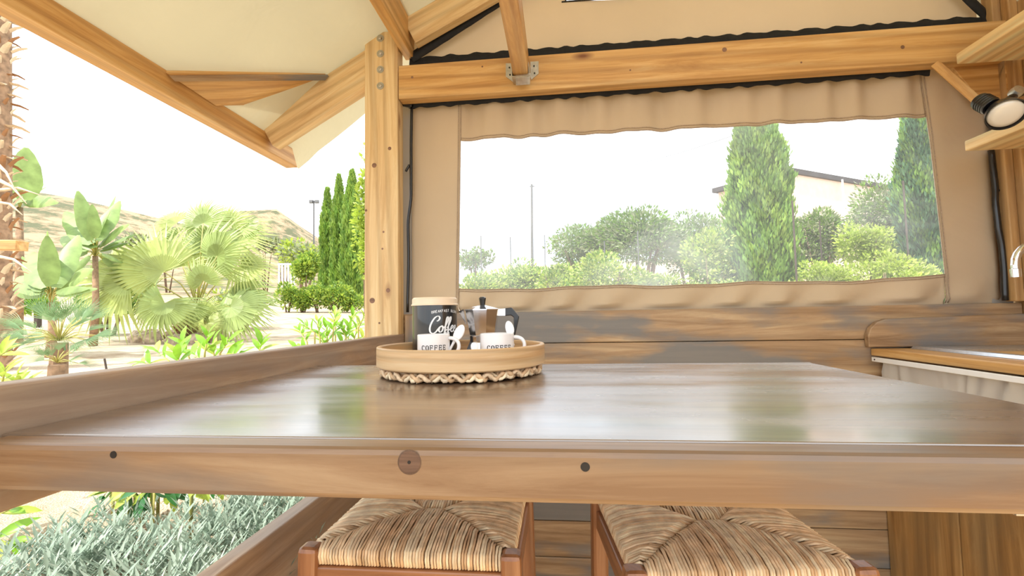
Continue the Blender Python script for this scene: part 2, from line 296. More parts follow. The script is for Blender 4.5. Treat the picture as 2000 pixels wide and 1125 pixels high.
# ---------------------------------------------------------------- ground
PR=[(0,.33),(1.5,.36),(4,.52),(9,.60),(16,.95),(25,1.6),(45,2.6),(90,6),(2000,6)]
def sst(a,b,x): t=min(1,max(0,(x-a)/(b-a))); return t*t*(3-2*t)
def gz(x,y):
    r=math.hypot(x,y)
    for (a,za),(b,zb) in zip(PR,PR[1:]):
        if r<=b: z=lerp(za,zb,(r-a)/(b-a)); break
    az=math.degrees(math.atan2(x,y))
    H=sst(-16,-32,az) if az<0 else 0
    if H>0 and r>80: z+=H*(48+7*math.sin(az*.35+1)+3*math.sin(az*1.3))*sst(80,300,r)
    if az>-14 and y>0: z+=3.4*sst(22,45,r)*sst(-14,-8,az)
    if r<60: z+=.02*math.sin(x*5.1+y*2)*math.sin(y*4.3)*min(1,r/2)
    k=sst(-1,-3,y)
    return z*(1-k)+(-.12)*k
def axis(lo,hi,c0,c1,step,g=1.22):
    a=list(np.arange(c0,c1+1e-6,step)); s=step
    while a[-1]<hi: s*=g; a.append(a[-1]+s)
    s=step
    while a[0]>lo: s*=g; a.insert(0,a[0]-s)
    return a
gxs=[x for x in axis(-420,420,-3,-.80,.1,1.13)]
gys=axis(-60,420,-1,2.6,.12,1.13)
gb=MB(); nx=len(gxs)
def gpt(x,y):
    inside=(-.79<x<2.2 and -3<y<2.28)
    return (x,y,-.30 if inside else gz(x,y))
gb.add([gpt(x,y) for y in gys for x in gxs],[(j*nx+i,j*nx+i+1,(j+1)*nx+i+1,(j+1)*nx+i) for j in range(len(gys)-1) for i in range(nx-1)])
tag(gb.build('ground',soil,smooth=True),kind='structure')
# ---------------------------------------------------------------- tent shell
FL=-.10
fl=tag(tbox('floor',(-.76,-2.2,FL-.06),(1.95,2.16,FL-.022),pale),kind='structure')
for i in range(19):
    tbox('floor_board',(-.74+i*.142,-2.2,FL-.02),(-.74+i*.142+.138,2.16,FL),pale,fl)
YW=2.10
wb=empty('wall_back',(.5,YW,FL),kind='structure')
zj=[1.115,.970,.812,.655,.497,.340,.183,.026,FL]
for a,b in zip(zj,zj[1:]): tbox('plank',(-.80,YW,b+.0015),(1.90,YW+.035,a-.0015),brown,wb,bevel=.003)
b=MB(); b.box((-.8,YW+.035,FL),(1.9,YW+.045,1.10)); b.build('backing_sheet',cabwood,wb)
# canvas with folds
YC=2.122
def fold(X,z):
    a=max(0,min(1,(z-1.90)/.18)) if z>1.9 else 0
    t=math.sin(X*34+1.3*math.sin(X*5))*.5+math.sin(X*57+2)*.2+.3*math.sin(X*21+1)
    low=max(0,min(1,(1.24-z)/.1))
    tl=math.sin((X+ (1.24-z)*.6)*26+math.sin(X*7))
    r=-.027*t*(.30+.70*a)*(1 if z>1.85 else .15)-.022*tl*low
    if X<-.46 or X>1.63: r*=.5
    if z<1.13: r=.018
    return r
ZV=lambda X:lerp(1.944,1.930,(X+.456)/2.07)+.0022*math.sin(X*19+1)+.0018*math.sin(X*47)
ZL=lambda X:1.224+.004*math.sin(X*9)+.002*math.sin(X*23+1)+(.01*((X-1.2)/.4)**2 if X>1.2 else 0)
XL=lambda z:lerp(-.474,-.456,(z-1.22)/.72); XR=lambda z:lerp(1.634,1.609,(z-1.22)/.71)
def quadpatch(P,nu,nv,mb):
    vs=[]
    for j in range(nv+1):
        for i in range(nu+1):
            X,z=P(i/nu,j/nv); vs.append((X,YC+fold(X,z),z))
    mb.add(vs,[(j*(nu+1)+i,j*(nu+1)+i+1,(j+1)*(nu+1)+i+1,(j+1)*(nu+1)+i) for j in range(nv) for i in range(nu)])
cv=MB()
ZT=2.15;ZB=1.10
quadpatch(lambda u,v:(lerp(-.70,XL(lerp(ZB,ZT,v)),u),lerp(ZB,ZT,v)),12,50,cv)
quadpatch(lambda u,v:(lerp(XR(lerp(ZB,ZT,v)),1.845,u),lerp(ZB,ZT,v)),12,50,cv)
quadpatch(lambda u,v:(lambda X:(X,lerp(ZV(X),ZT,v)))(lerp(XL(1.94),XR(1.94),u)),260,14,cv)
quadpatch(lambda u,v:(lambda X:(X,lerp(ZB,ZL(X),v)))(lerp(XL(1.22),XR(1.22),u)),260,10,cv)
co=cv.build('canvas_sheet',tan,wb,smooth=True)
sl=co.modifiers.new('thick','SOLIDIFY'); sl.thickness=.0015
# window
wp=MB()
NU,NVV=60,30; vs=[]
for j in range(NVV+1):
    for i in range(NU+1):
        u=i/NU;v=j/NVV; X0=lerp(XL(1.22),XR(1.22),u);X1=lerp(XL(1.94),XR(1.94),u); X=lerp(X0,X1,v); z=lerp(ZL(X0),ZV(X1),v)
        vs.append((X,YC+.004*math.sin(X*3)*math.sin(v*math.pi)+fold(X,z)*max(0,(abs(v-.5)-.4))*10,z))
wp.add(vs,[(j*(NU+1)+i,j*(NU+1)+i+1,(j+1)*(NU+1)+i+1,(j+1)*(NU+1)+i) for j in range(NVV) for i in range(NU)])
win=tag(wp.build('window_1',vinylM,smooth=True),kind='structure')
def seam(pts,name='seam',r=.0021,par=wb,mat=seamM):
    q=MB(); q.tube(pts,r,5); return q.build(name,mat,par,smooth=True)
yy=lambda X,z:YC+fold(X,z)-.003
for dz in (0,.012): seam([(X,yy(X,ZV(X)+dz),ZV(X)+dz+.002) for X in np.linspace(XL(1.94),XR(1.94),160)])
for dz in (0,-.010): seam([(X,yy(X,ZL(X)+dz),ZL(X)+dz) for X in np.linspace(XL(1.22),XR(1.22),120)])
for d in (0,.011):
    seam([(XL(z)-d,yy(XL(z)-d,z),z) for z in np.linspace(1.12,2.12,60)]); seam([(XR(z)+d,yy(XR(z)+d,z),z) for z in np.linspace(1.12,2.12,60)])
# black hem strips
def strip(pa,pb,wd,ruf,name='black_strip',par=wb,n=180,y=2.088,side=1,sc=60):
    pa=Vector(pa);pb=Vector(pb); d=(pb-pa).normalized(); up=Vector((-d.z,0,d.x))*side
    vs=[]; L=(pb-pa).length
    for i in range(n+1):
        t=i/n; p=pa+(pb-pa)*t; s=t*L
        w=wd+ruf*(math.sin(s*sc+math.sin(s*9)*2)*.6+math.sin(s*sc*1.7)*.3)
        yo=.004*math.sin(s*sc*.9)
        vs+=[(p.x,y-.001,p.z),(p.x+up.x*w*.5,y-.006+yo,p.z+up.z*w*.5),(p.x+up.x*w,y+yo*.5,p.z+up.z*w),(p.x+up.x*w,y+.004,p.z+up.z*w),(p.x,y+.004,p.z)]
    q=MB(); q.add(vs,[(i*5+k,i*5+(k+1)%5,(i+1)*5+(k+1)%5,(i+1)*5+k) for i in range(n) for k in range(5)]); return q.build(name,black,par,smooth=True)
strip((-.70,0,2.165),(1.60,0,2.160),.062,.006,side=-1,y=2.082)
# left and right lacing edges: grey flap and black cord
def cord(pts,r=.007,par=wb,name='black_cord'):
    P=[Vector(p) for p in pts]; Q=[]
    for i in range(len(P)-1):
        for k in range(6):
            t=k/6; t2=t*t*(3-2*t); Q.append(Vector((lerp(P[i].x,P[i+1].x,t2),lerp(P[i].y,P[i+1].y,t),lerp(P[i].z,P[i+1].z,t))))
    Q.append(P[-1]); q=MB(); q.tube(Q,r,6); return q.build(name,blackp,par,smooth=True)
px=lambda x,y,Y=2.085:tuple(on(x,y,1,Y))
cord([px(804,203),px(803,300),px(803,380),px(797,440),px(798,500),px(796,610)],.0075)
cord([px(785,202,2.07),px(804,208,2.07)],.011); cord([px(793,335),px(799,322)],.006)
cord([px(1936,293),px(1944,368),px(1944,395),px(1949,440),px(1958,490),px(1961,520),px(1964,587)],.011)
cord([px(1953,370),px(1958,378)],.008); cord([px(1966,484),px(1970,492)],.008)
q=MB(); q.box((-.83,2.142,1.1),(-.66,2.145,2.15)); q.build('grey_flap',greyflap,wb)
q=MB(); q.box((1.82,2.135,1.1),(1.90,2.138,2.3)); q.build('grey_flap',greyflap,wb)
# gable
RZ=lambda X:min(2.44+.495*(X+.675),2.40+1.1*(1.83-X))
wg=empty('wall_gable',(.5,2.13,2.27),kind='structure')
va=on(1105,6,1,2.13); vb=on(1232,0,1,2.13); VX0,VX1,VZ0=va.x,vb.x,va.z-.002; VZ1=VZ0+.42
xs=sorted(set(list(np.linspace(-.70,1.84,170))+[VX0,VX1])); zs=sorted(set(list(np.linspace(2.18,3.25,34))+[VZ0,VZ1])); g=MB(); nX=len(xs)
def gf(X,z): return 2.13-.006*math.sin(X*40+math.sin(X*6)*2)*max(0,1-(z-2.27)/.12)-.012*math.sin(X*7+z*3)*min(1,max(0,(z-2.3)*4))
vs=[(X,gf(X,min(z,RZ(X)+.05)),min(z,RZ(X)+.05)) for z in zs for X in xs]; fs=[]
for j in range(len(zs)-1):
    for i in range(nX-1):
        if xs[i]>=VX0-1e-6 and xs[i+1]<=VX1+1e-6 and zs[j]>=VZ0-1e-6 and zs[j+1]<=VZ1+1e-6: continue
        if zs[j]>=RZ(xs[i])+.05 and zs[j]>=RZ(xs[i+1])+.05: continue
        fs.append((j*nX+i,j*nX+i+1,(j+1)*nX+i+1,(j+1)*nX+i))
g.add(vs,fs); g.build('canvas_sheet',tan,wg,smooth=True)
q=MB(); q.box((VX0,2.131,VZ0),(VX1,2.132,VZ1)); tag(q.build('window_2',vinylM),kind='structure')
q=MB(); 
for a,c in (((VX0-.02,VZ0),(VX1+.02,VZ0)),((VX0,VZ0),(VX0,VZ1)),((VX1,VZ0),(VX1,VZ1))): q.bar((a[0],2.118,a[1]),(c[0],2.118,c[1]),.006,.006)
q.build('zip_edge',blackp,wg)
sa=on(800,128,1,2.085); sb=on(1948,46,1,2.085); strip((sa.x,0,sa.z-.03),(sb.x,0,sb.z-.03),.068,.006,par=wg,y=2.085)
sa=on(798,113,1,2.078); sb=on(972,0,1,2.078); sc_=sb+(sb-sa)*2.9; strip((sa.x,0,sa.z+.02),(sc_.x,0,sc_.z+.02),.050,.001,par=wg,y=2.078,side=-1)
sa=on(1948,38,1,2.08); sb=on(1905,-2,1,2.08); sc_=sb+(sb-sa)*6; strip((sa.x,0,sa.z),(sc_.x,0,sc_.z),.038,.001,par=wg,y=2.08)
# roof canvas
RY0,RY1=-.5,2.42
def roofz(X):
    if X<-.885: return 2.0+(X+1.385)*.744
    if X<-.675: return 2.372+(X+.885)*.62
    if X<1.0: return 2.502+(X+.675)*.50
    return 2.502+1.675*.50-(X-1.0)*1.1
rc=MB(); xs=list(np.linspace(-1.46,1.95,60)); ys=list(np.linspace(RY0,RY1,60)); nX=len(xs)
def sag(X,y): 
    return .012*math.sin(y*2.3+X*3)+.008*math.sin(X*9-y*4)*(1 if X<-.7 else .5)
rc.add([(X,y,roofz(X)+(sag(X,y) if -1.4<X<-.9 else 0)+.01) for y in ys for X in xs],[(j*nX+i,j*nX+i+1,(j+1)*nX+i+1,(j+1)*nX+i) for j in range(len(ys)-1) for i in range(nX-1)])
tag(rc.build('ceiling',cream,smooth=True),kind='structure')
# right wall
wr=empty('wall_right',(1.92,1,FL),kind='structure')
for i in range(22):
    y1=2.16-i*.12
    if y1-.12<-.4: break
    tbox('plank',(1.905,y1-.118,FL),(1.93,y1,3.0),slat,wr,bevel=.003,axis=2)
tbox('corner_board',(1.835,2.05,1.12),(1.868,2.098,2.9),slat,wr,axis=2); tbox('corner_board',(1.870,2.02,1.12),(1.904,2.098,2.9),slat,wr,axis=2)
# ---------------------------------------------------------------- timber frame
ZG=gz(-.8,2.0)
post=empty('wooden_post',(-.805,2.036,FL),'thick square wooden post with four bolts holding up the tent corner','post')
def cutp(x,y,z):
    return (x-(.10 if (x>0 and y*1>0) else 0),y,z)
pm=timber('post_shaft',(-.805,2.036,FL),(-.805,2.036,2.44),.160,.073,honey_b,post,(0,1,0))
for yb in (75,105,136,168):
    c=on(743,yb,1,2.0); Mx=Matrix.Rotation(math.pi/2,3,'X')
    q=MB(); q.lathe([(.001,.0),(.0175,0),(.0175,.0025),(.001,.0025)],(c.x,2.0,c.z),28,M=Mx); w_=q.build('washer',zinc,post,smooth='auto')
    q=MB(); q.lathe([(.0095,.0025),(.0095,.009),(.007,.0105),(.001,.011)],(c.x,2.0,c.z),6,M=Mx); q.build('bolt',zinc,post)
def knot(px_,py_,r,par,Y,name='knot',mat=None,el=1.0):
    c=on(px_,py_,1,Y); q=MB(); q.lathe([(r,0),(r*.96,.0006)],(0,0,0),20,M=Matrix.Rotation(math.pi/2,3,'X')); q.v=[(c.x+v[0]*el,Y+v[1],c.z+v[2]) for v in q.v]; return q.build(name,mat or knotM,par,smooth='auto')
for x,y,r in ((761,290,.0085),(731,323,.0115),(749,453,.005),(747,486,.005),(715,411,.006),(758,567,.010),(727,587,.013),(741,631,.005)): knot(x,y,r,post,1.9998)
tb=empty('tie_beam',(.5,2.03,2.19),'long horizontal wooden tie beam running above the clear window','beam')
timber('beam_board',(-.722,2.03,2.190),(1.84,2.03,2.187),.06,.160,honey,tb)
for x,y,r in ((805,151,.006),(1415,97,.010),(1763,92,.008),(942,130,.004),(1565,122,.004),(1231,137,.004)): knot(x,y,r,tb,1.9998)
rl=tag(timber('rafter',(-1.385,2.040,1.995),(-.83,2.040,2.307),.066,.155,honey_b),'short wooden rafter sloping down from the post to the left eave','rafter')
ri=tag(timber('rafter',(-.672,2.03,2.437),(1.0,2.03,2.437+1.672*.497),.05,.135,honey_b),'knotty wooden rafter rising to the right from the post top','rafter')
ev=tag(timber('eave_beam',(-1.418,-.5,1.957),(-1.418,2.285,1.957),.066,.090,honey,cut=lambda x,y,z:(x+(-.05 if x>0 and z>0 else 0),y,z)),'long wooden eave beam hanging over the garden at upper left','beam')
pl=tag(timber('wall_plate',(-.698,-.5,2.44),(-.698,2.10,2.44),.045,.18,honey),'wooden beam running overhead from the post top towards the viewer','beam')
# corner brace
A=[on(323,141,0,-1.385),on(635,143,1,2.0),on(545,202,1,2.0),on(420,205,0,-1.385)]
nrm=(A[1]-A[0]).cross(A[3]-A[0]).normalized(); 
if nrm.z<0: nrm=-nrm
def mesh_on_frame(name,polyw,ext,mat,parent=None,xaxis=None,bevel=.003):
    c=sum((Vector(p) for p in polyw),Vector())/len(polyw); x=Vector(xaxis).normalized(); e=Vector(ext); z=(e-x*e.dot(x)).normalized(); y=z.cross(x)
    M=Matrix((x,y,z)).transposed(); Mi=M.inverted(); q=MB(); q.prism([Mi@(Vector(p)-c) for p in polyw],Mi@e); o=q.build(name,mat)
    M4=M.to_4x4(); M4.translation=c; o.matrix_basis=M4
    if bevel: b=o.modifiers.new('bevel','BEVEL'); b.width=bevel; b.segments=2
    if parent: setpar(o,parent)
    return o
# front board face plus its upper edge seen from below
up3=[A[0]-nrm*.008,A[1]-nrm*.008,A[2]-nrm*.008,A[3]-nrm*.008]
br=mesh_on_frame('corner_brace',up3,nrm*.02,honey,xaxis=A[1]-A[0]); tag(br,'wedge shaped wooden brace across the left roof corner','brace')
bt=[on(324,141,0,-1.392)-nrm*.012,on(636,142,1,2.0)-nrm*.012,on(629,151,1,1.995)-nrm*.012,on(334,151,0,-1.380)-nrm*.012]
tag(mesh_on_frame('roof_batten',bt,-nrm*.012,brown,xaxis=A[1]-A[0],bevel=.001),'thin darker wooden batten along the top of the wedge shaped corner brace','batten')
# joist on a metal hanger
jo=empty('ceiling_joist',(-.147,1.98,2.25),'narrow wooden joist sitting in the metal hanger on the tie beam','joist')
timber('joist_board',(-.147,2.0,2.215),(-.147,-.5,2.215),.066,.13,honey,jo)
hg=empty('joist_hanger',(-.147,1.995,2.13),'perforated metal joist hanger screwed to the tie beam','bracket')
q=MB()
c=[on(x,y,1,1.998) for x,y in ((988,124),(1004,124),(1004,150),(1012,165),(1003,161),(988,150))]; q.prism(c,(0,-.002,0))
q.build('flange_plate',zinc,hg); q=MB()
c=[on(x,y,1,1.998) for x,y in ((1036,121),(1052,120),(1052,144),(1038,156),(1036,150))]; q.prism(c,(0,-.002,0))
q.build('flange_plate',zinc,hg)
q=MB(); x0,x1=-.183,-.111; q.box((x0,1.93,2.140),(x1,1.998,2.143)); q.box((x0-.002,1.93,2.143),(x0,1.998,2.20)); q.box((x1,1.93,2.143),(x1+.002,1.998,2.20)); 
c=[on(x,y,1,1.94) for x,y in ((1007,146),(1036,143),(1035,165),(1008,167))]; q.prism(c,(0,-.002,0)); q.build('cradle',zinc,hg)
for x,y in ((995,132),(996,146),(1043,129),(1044,143)):
    c=on(x,y,1,1.995); q=MB(); q.lathe([(.0035,0),(.0035,.002)],c,10,M=Matrix.Rotation(math.pi/2,3,'X')); q.build('nail_hole',screwM,hg)
# knee brace and gusset on the right
tag(timber('knee_brace',on(1826,124,1,1.985),on(1918,205,1,1.90),.016,.030,honey),'slim diagonal wooden brace below the right end of the tie beam','brace')
gs=[on(x,y,1,2.05) for x,y in ((1850,118),(1968,118),(1972,205),(1915,196))]
gu=mesh_on_frame('gusset_board',gs,(0,.025,0),honey,xaxis=(1,0,0)); tag(gu,'knotty wooden gusset board in the upper right corner behind the diagonal brace','board')
# ---------------------------------------------------------------- side rails
XR_=-.718
ra=tag(tbox('side_rail',(XR_-.045,-1.5,.858),(XR_,2.10,1.022),brown_rail),'wide wooden rail along the left edge of the table','rail')
rb=tag(tbox('side_rail',(XR_-.045,-1.5,FL),(XR_,2.10,.575),brown_rail),'low wooden side board below the table beside the silver plants','rail')
tag(tbox('corner_block',(-.716,2.055,FL),(-.66,2.097,1.108),brown,axis=2),'wooden corner block where the side rail meets the back wall','block')
# ---------------------------------------------------------------- table
T=.96
tab=empty('bar_table',(0,.9,.0),'large glossy brown wooden bar table filling the foreground','table')
top=MB()
x0,x1,y0,y1=-.716,.656,.522,1.335
tp=tbox('table_top',(x0,.5235,T-.035),(x1,1.29,T),topwood,tab,bevel=.002)
fe=timber('front_board',(-.70,.5015,T-.0275),(.668,.5015,T-.0275),.041,.055,edgewood,tab,bevel=.007)
tbox('back_lip',(x0,1.29,T-.035),(x1,1.30,T+.001),topwood,tab,bevel=.001)
# knot and screws on the front board
def disc(px_,py_,r,name,mat,par,Y=.4812,h=.0008):
    c=on(px_,py_,1,Y); q=MB(); q.lathe([(r,0),(r*.95,h)],(c.x,Y,c.z),32,M=Matrix.Rotation(math.pi/2,3,'X')); return q.build(name,mat,par,smooth='auto')
disc(800,903,.0134,'knot_ring',plain('dark_knot_ring',srgb(92,68,50),.6,var=.3,scale=300),tab,.4813,.0006); disc(800,903,.0120,'round_knot',wood('table_knot',(84,58,42),(104,76,58),(122,92,72),knots=0,rough=.5,gs=3),tab,.4808,.0006); disc(799,903,.0018,'knot_eye',screwM,tab,.4802,.0005)
disc(222,888,.0042,'screw_head',screwM,tab); disc(1143,912,.0048,'screw_head',screwM,tab)
tbox('under_frame',(-.6,.60,T-.085),(.55,.63,T-.036),cabwood,tab)
tbox('under_frame',(-.6,1.20,T-.085),(.55,1.23,T-.036),cabwood,tab)
q=MB(); c=on(1985,984,1,.53); q.box((c.x-.018,.51,T-.066),(c.x+.05,.56,T-.0565)); hb=q.build('metal_bracket',zinc,tab,bevel=.001)
# ---------------------------------------------------------------- placemat, tray and what is on it
tcx,tcy=-.243,1.118
mat_=empty('woven_placemat',(tcx,tcy,T),'round braided straw placemat under the wooden tray','placemat')
for ring in range(4):
    R=.180-ring*.040
    for s in range(6):
        q=MB(); N=int(300*R/.19)+20; L=int(round(R*2*math.pi/.066)); pz=(s%2)*.6
        P=[]
        for i in range(N):
            a=2*math.pi*i/N; ph=a*L*(1 if s<3 else -1)+s*2*math.pi/3+pz
            P.append(Vector((tcx+(R+.013*math.sin(ph))*math.cos(a),tcy+(R+.013*math.sin(ph))*math.sin(a),T+.0125+.006*math.sin(2*ph+.5+s)+.001*math.sin(a*7))))
        P.append(P[0].copy())
        q.tube(P,[.0044*(1+.22*math.sin(i*1.7+s)) for i in range(len(P))],5,mi=0,cap=False); q.build('braid_strand',rush[(ring+s)%4] if s!=1 else rush[2],mat_,smooth=True)
q=MB(); q.lathe([(.001,.003),(.172,.003),(.176,.009),(.172,.013),(.001,.013)],(tcx,tcy,T),48); q.build('mat_core',rush[1],mat_)
q=MB(); 
for k in range(90):
    a=random.random()*6.28; r=.186+random.random()*.004; p=Vector((tcx+r*math.cos(a),tcy+r*math.sin(a),T+.004+random.random()*.014)); d=Vector((math.cos(a+random.uniform(-1.2,1.2)),math.sin(a+random.uniform(-1.2,1.2)),random.uniform(-.3,.3)))*random.uniform(.004,.012)
    q.tube([p,p+d],.0006,3)
tag(q.build('loose_straw',rush[2],mat_),kind='stuff')
TZ=T+.0235; RT=.2035; RIMH=on(904,684,1,tcy-RT).z-TZ
tray=empty('round_tray',(tcx,tcy,TZ),'round pale wooden tray with a tall rim holding the coffee things','tray')
q=MB(); q.lathe([(.001,0),(RT-.004,0),(RT,.003),(RT,RIMH-.002),(RT-.002,RIMH),(RT-.009,RIMH),(RT-.011,RIMH-.002),(RT-.011,.010),(.001,.010)],(0,0,0),96)
o=q.build('tray_rim',traywood,None,smooth='auto'); 
# rotate so grain runs round: local X vertical would be wrong, leave horizontal
o.location=(tcx,tcy,TZ); setpar(o,tray)
TB=TZ+.010
def ribbon(strokes,cx,cy,R,a0,z0,w,thick=.0004,slant=0):
    q=MB()
    for st in strokes:
        pts=st
        if len(st)>3:
            pts=[]; P=[st[0]]+list(st)+[st[-1]]
            for i in range(1,len(P)-2):
                for k in range(7):
                    t=k/7; a,b,c,d=P[i-1],P[i],P[i+1],P[i+2]
                    pts.append(tuple(.5*((2*b[j])+(-a[j]+c[j])*t+(2*a[j]-5*b[j]+4*c[j]-d[j])*t*t+(-a[j]+3*b[j]-3*c[j]+d[j])*t**3) for j in (0,1)))
            pts.append(st[-1])
        vs=[]
        for i,p in enumerate(pts):
            n_=pts[min(i+1,len(pts)-1)]; m_=pts[max(i-1,0)]; dx,dy=n_[0]-m_[0],n_[1]-m_[1]; L=math.hypot(dx,dy) or 1
            ww=w*(.45+ (.9 if len(st)>3 else .55)*abs(dy)/L) if len(st)>3 else w
            for s in (-1,1):
                u=p[0]-dy/L*ww*s; v=p[1]+dx/L*ww*s
                a=a0+(u)/R; vs.append((cx+(R+thick)*math.sin(a),cy-(R+thick)*math.cos(a),z0+v))
        q.add(vs,[(2*i,2*i+1,2*i+3,2*i+2) for i in range(len(pts)-1)])
    return q
def sc(st,s,ox=0,oy=0,sh=0): return [[(ox+(x+sh*y)*s,oy+y*s) for x,y in p] for p in st]
SCR={'C':[[(.50,.70),(.60,.74),(.66,.88),(.56,.99),(.38,.90),(.22,.62),(.15,.32),(.20,.08),(.35,0),(.5,.06),(.62,.22),(.72,.36)]],
'o':[[(.17,.42),(.06,.34),(.02,.18),(.10,.06),(.21,.12),(.25,.28),(.18,.42),(.26,.36),(.36,.34)]],
'f':[[(-.02,.28),(.10,.48),(.21,.76),(.20,.93),(.12,.88),(.08,.6),(.06,.2),(.04,-.12),(.07,-.26),(.14,-.18),(.12,.02),(.05,.08),(.2,.22)]],
'e':[[(0,.2),(.12,.26),(.2,.36),(.15,.44),(.05,.36),(.02,.18),(.1,.06),(.22,.1),(.34,.28)]]}
# tin
tinc=on(849.5,640,1,1.225); tx,ty=tinc.x,1.225; TR=.0600
tin=empty('coffee_tin',(tx,ty,TB),'black coffee tin with white lettering and cream lid at the left in the tray','tin')
ztl=on(849,596,1,ty-TR*.9).z; ztt=on(849,581,1,ty).z
q=MB(); q.lathe([(.001,0),(TR-.002,0),(TR,.002),(TR,ztl-TB+.004),(.001,ztl-TB+.004)],(0,0,0),64); o=q.build('tin_body',tinM,smooth='auto'); o.location=(tx,ty,TB); setpar(o,tin)
q=MB(); q.lathe([(TR+.0035,0),(TR+.0035,.003),(TR+.001,.005),(TR+.001,ztt-ztl-.005),(TR-.003,ztt-ztl-.001),(.001,ztt-ztl)],(0,0,0),64); o=q.build('tin_lid',lidwood,smooth='auto'); o.location=(tx,ty,ztl); setpar(o,tin)
ab=math.atan2(tx,ty); ab=-(-ab) # angle that faces the viewer
face=-math.atan2(tx,ty)*-1
vis=-(-math.atan2(tx,ty))
def facing(cx,cy): return math.atan2(-cx,cy)   # a: point (sin a,-cos a) looks at the camera
a_f=facing(tx,ty); zc=on(849,651,1,ty-TR).z; s_=.045
st=[];xo=0
for ch,adv in (('C',.66),('o',.33),('f',.21),('f',.24),('e',.28),('e',.3)): st+=sc(SCR[ch],s_,xo*s_,0,.12); xo+=adv
ribbon(st,tx,ty,TR,a_f-.36,zc,.0017).build('coffee_lettering',whiteM,tin)
# block capitals
CAP={'B':[[(0,0),(0,1)],[(0,1),(.35,1),(.5,.88),(.5,.65),(.35,.53),(0,.53)],[(.3,.53),(.45,.5),(.58,.36),(.55,.12),(.4,0),(0,0)]],'R':[[(0,0),(0,1)],[(0,1),(.35,1),(.52,.88),(.52,.62),(.35,.5),(0,.5)],[(.28,.5),(.58,0)]],
'E':[[(0,0),(0,1)],[(0,1),(.52,1)],[(0,.52),(.42,.52)],[(0,0),(.52,0)]],'A':[[(0,0),(.3,1)],[(.3,1),(.6,0)],[(.1,.35),(.5,.35)]],'K':[[(0,0),(0,1)],[(0,.42),(.52,1)],[(.16,.55),(.55,0)]],'F':[[(0,0),(0,1)],[(0,1),(.52,1)],[(0,.52),(.42,.52)]],
'S':[[(.5,.82),(.36,1),(.1,.96),(.03,.74),(.2,.56),(.42,.44),(.52,.22),(.38,0),(.1,.03),(0,.2)]],'T':[[(.28,0),(.28,1)],[(0,1),(.56,1)]],'L':[[(0,0),(0,1)],[(0,0),(.5,0)]],'N':[[(0,0),(0,1)],[(0,1),(.52,0)],[(.52,0),(.52,1)]],'D':[[(0,0),(0,1)],[(0,1),(.3,1),(.55,.8),(.55,.2),(.3,0),(0,0)]],
'C':[[(.55,.8),(.4,1),(.15,.95),(0,.7),(0,.3),(.15,.05),(.4,0),(.55,.2)]],'O':[[(.28,1),(.08,.88),(0,.5),(.08,.12),(.28,0),(.5,.12),(.58,.5),(.5,.88),(.28,1)]]}
def caps(txt,h,adv=.8,serif=False,arc=0):
    out=[];x=0;n=len(txt)
    for i,ch in enumerate(txt):
        if ch!=' ':
            st=[list(p) for p in CAP[ch]]
            if serif:
                if ch in 'FE': st+=[[(-.12,0),(.18,0)],[(-.12,1),(.0,1)],[(.52,1.02),(.52,.76)],[(.42,.40),(.42,.64)]]
                if ch=='E': st+=[[(.52,-.02),(.52,.26)]]
                if ch=='C': st+=[[(.55,1),(.55,.7)]]
            out+=sc(st,h,x*h,arc*math.sin(math.pi*i/(n-1)))
        x+=adv
    return out,x*h
zb=on(862,609,1,ty-TR).z; st,wd=caps('BREAKFAST BLEND',.0064,.86,arc=.004); ribbon(st,tx,ty,TR,a_f-.14,zb-.004,.0005).build('breakfast_blend_lettering',whiteM,tin)
# mugs
def mug(px0,px1,ptop,Y,label,hand_a,tex_x,nm='mug'):
    a=on(px0,ptop,1,Y);b_=on(px1,ptop,1,Y); R=(b_.x-a.x)/2*.99; cx=(a.x+b_.x)/2; zt=a.z; H=zt-TB
    mg=empty(nm,(cx,Y,TB),label,'mug','white coffee mugs in the tray')
    q=MB(); q.lathe([(.001,0),(R*.92,0),(R,.004),(R,H-.002),(R-.0015,H),(R-.003,H-.001),(R-.004,.006),(.001,.005)],(0,0,0),56); o=q.build('mug_body',ceramic,smooth='auto'); o.location=(cx,Y,TB); setpar(o,mg)
    ca,sa=math.cos(hand_a),math.sin(hand_a); P=[]
    for r,z in ((R-.002,H*.86),(R+.010,H*.86),(R+.022,H*.78),(R+.027,H*.58),(R+.022,H*.36),(R+.010,H*.22),(R-.002,H*.2)): P.append((cx+r*ca,Y+r*sa,TB+z))
    q=MB(); q.tube(P,.0048,10); o=q.build('mug_handle',ceramic,mg,smooth=True); s=o.modifiers.new('s','SUBSURF'); s.levels=1; s.render_levels=2
    st,wd=caps('COFFEE',.0105,.98,True); zt2=on(px0,675.5,1,Y-R).z
    ai=(on(tex_x,677,1,Y-R).x-cx)/R
    ribbon(st,cx,Y,R,math.asin(max(-.95,min(.95,ai)))+.02,zt2-.0105,.0008).build('coffee_lettering',inkM,mg)
    return cx,Y,R,zt
m1=mug(816,878,653,1.055,'white coffee mug in front of the black tin',-.15,823)
m2=mug(937.5,1004,651,1.07,'white coffee mug in front of the metal moka pot',-.1,951)
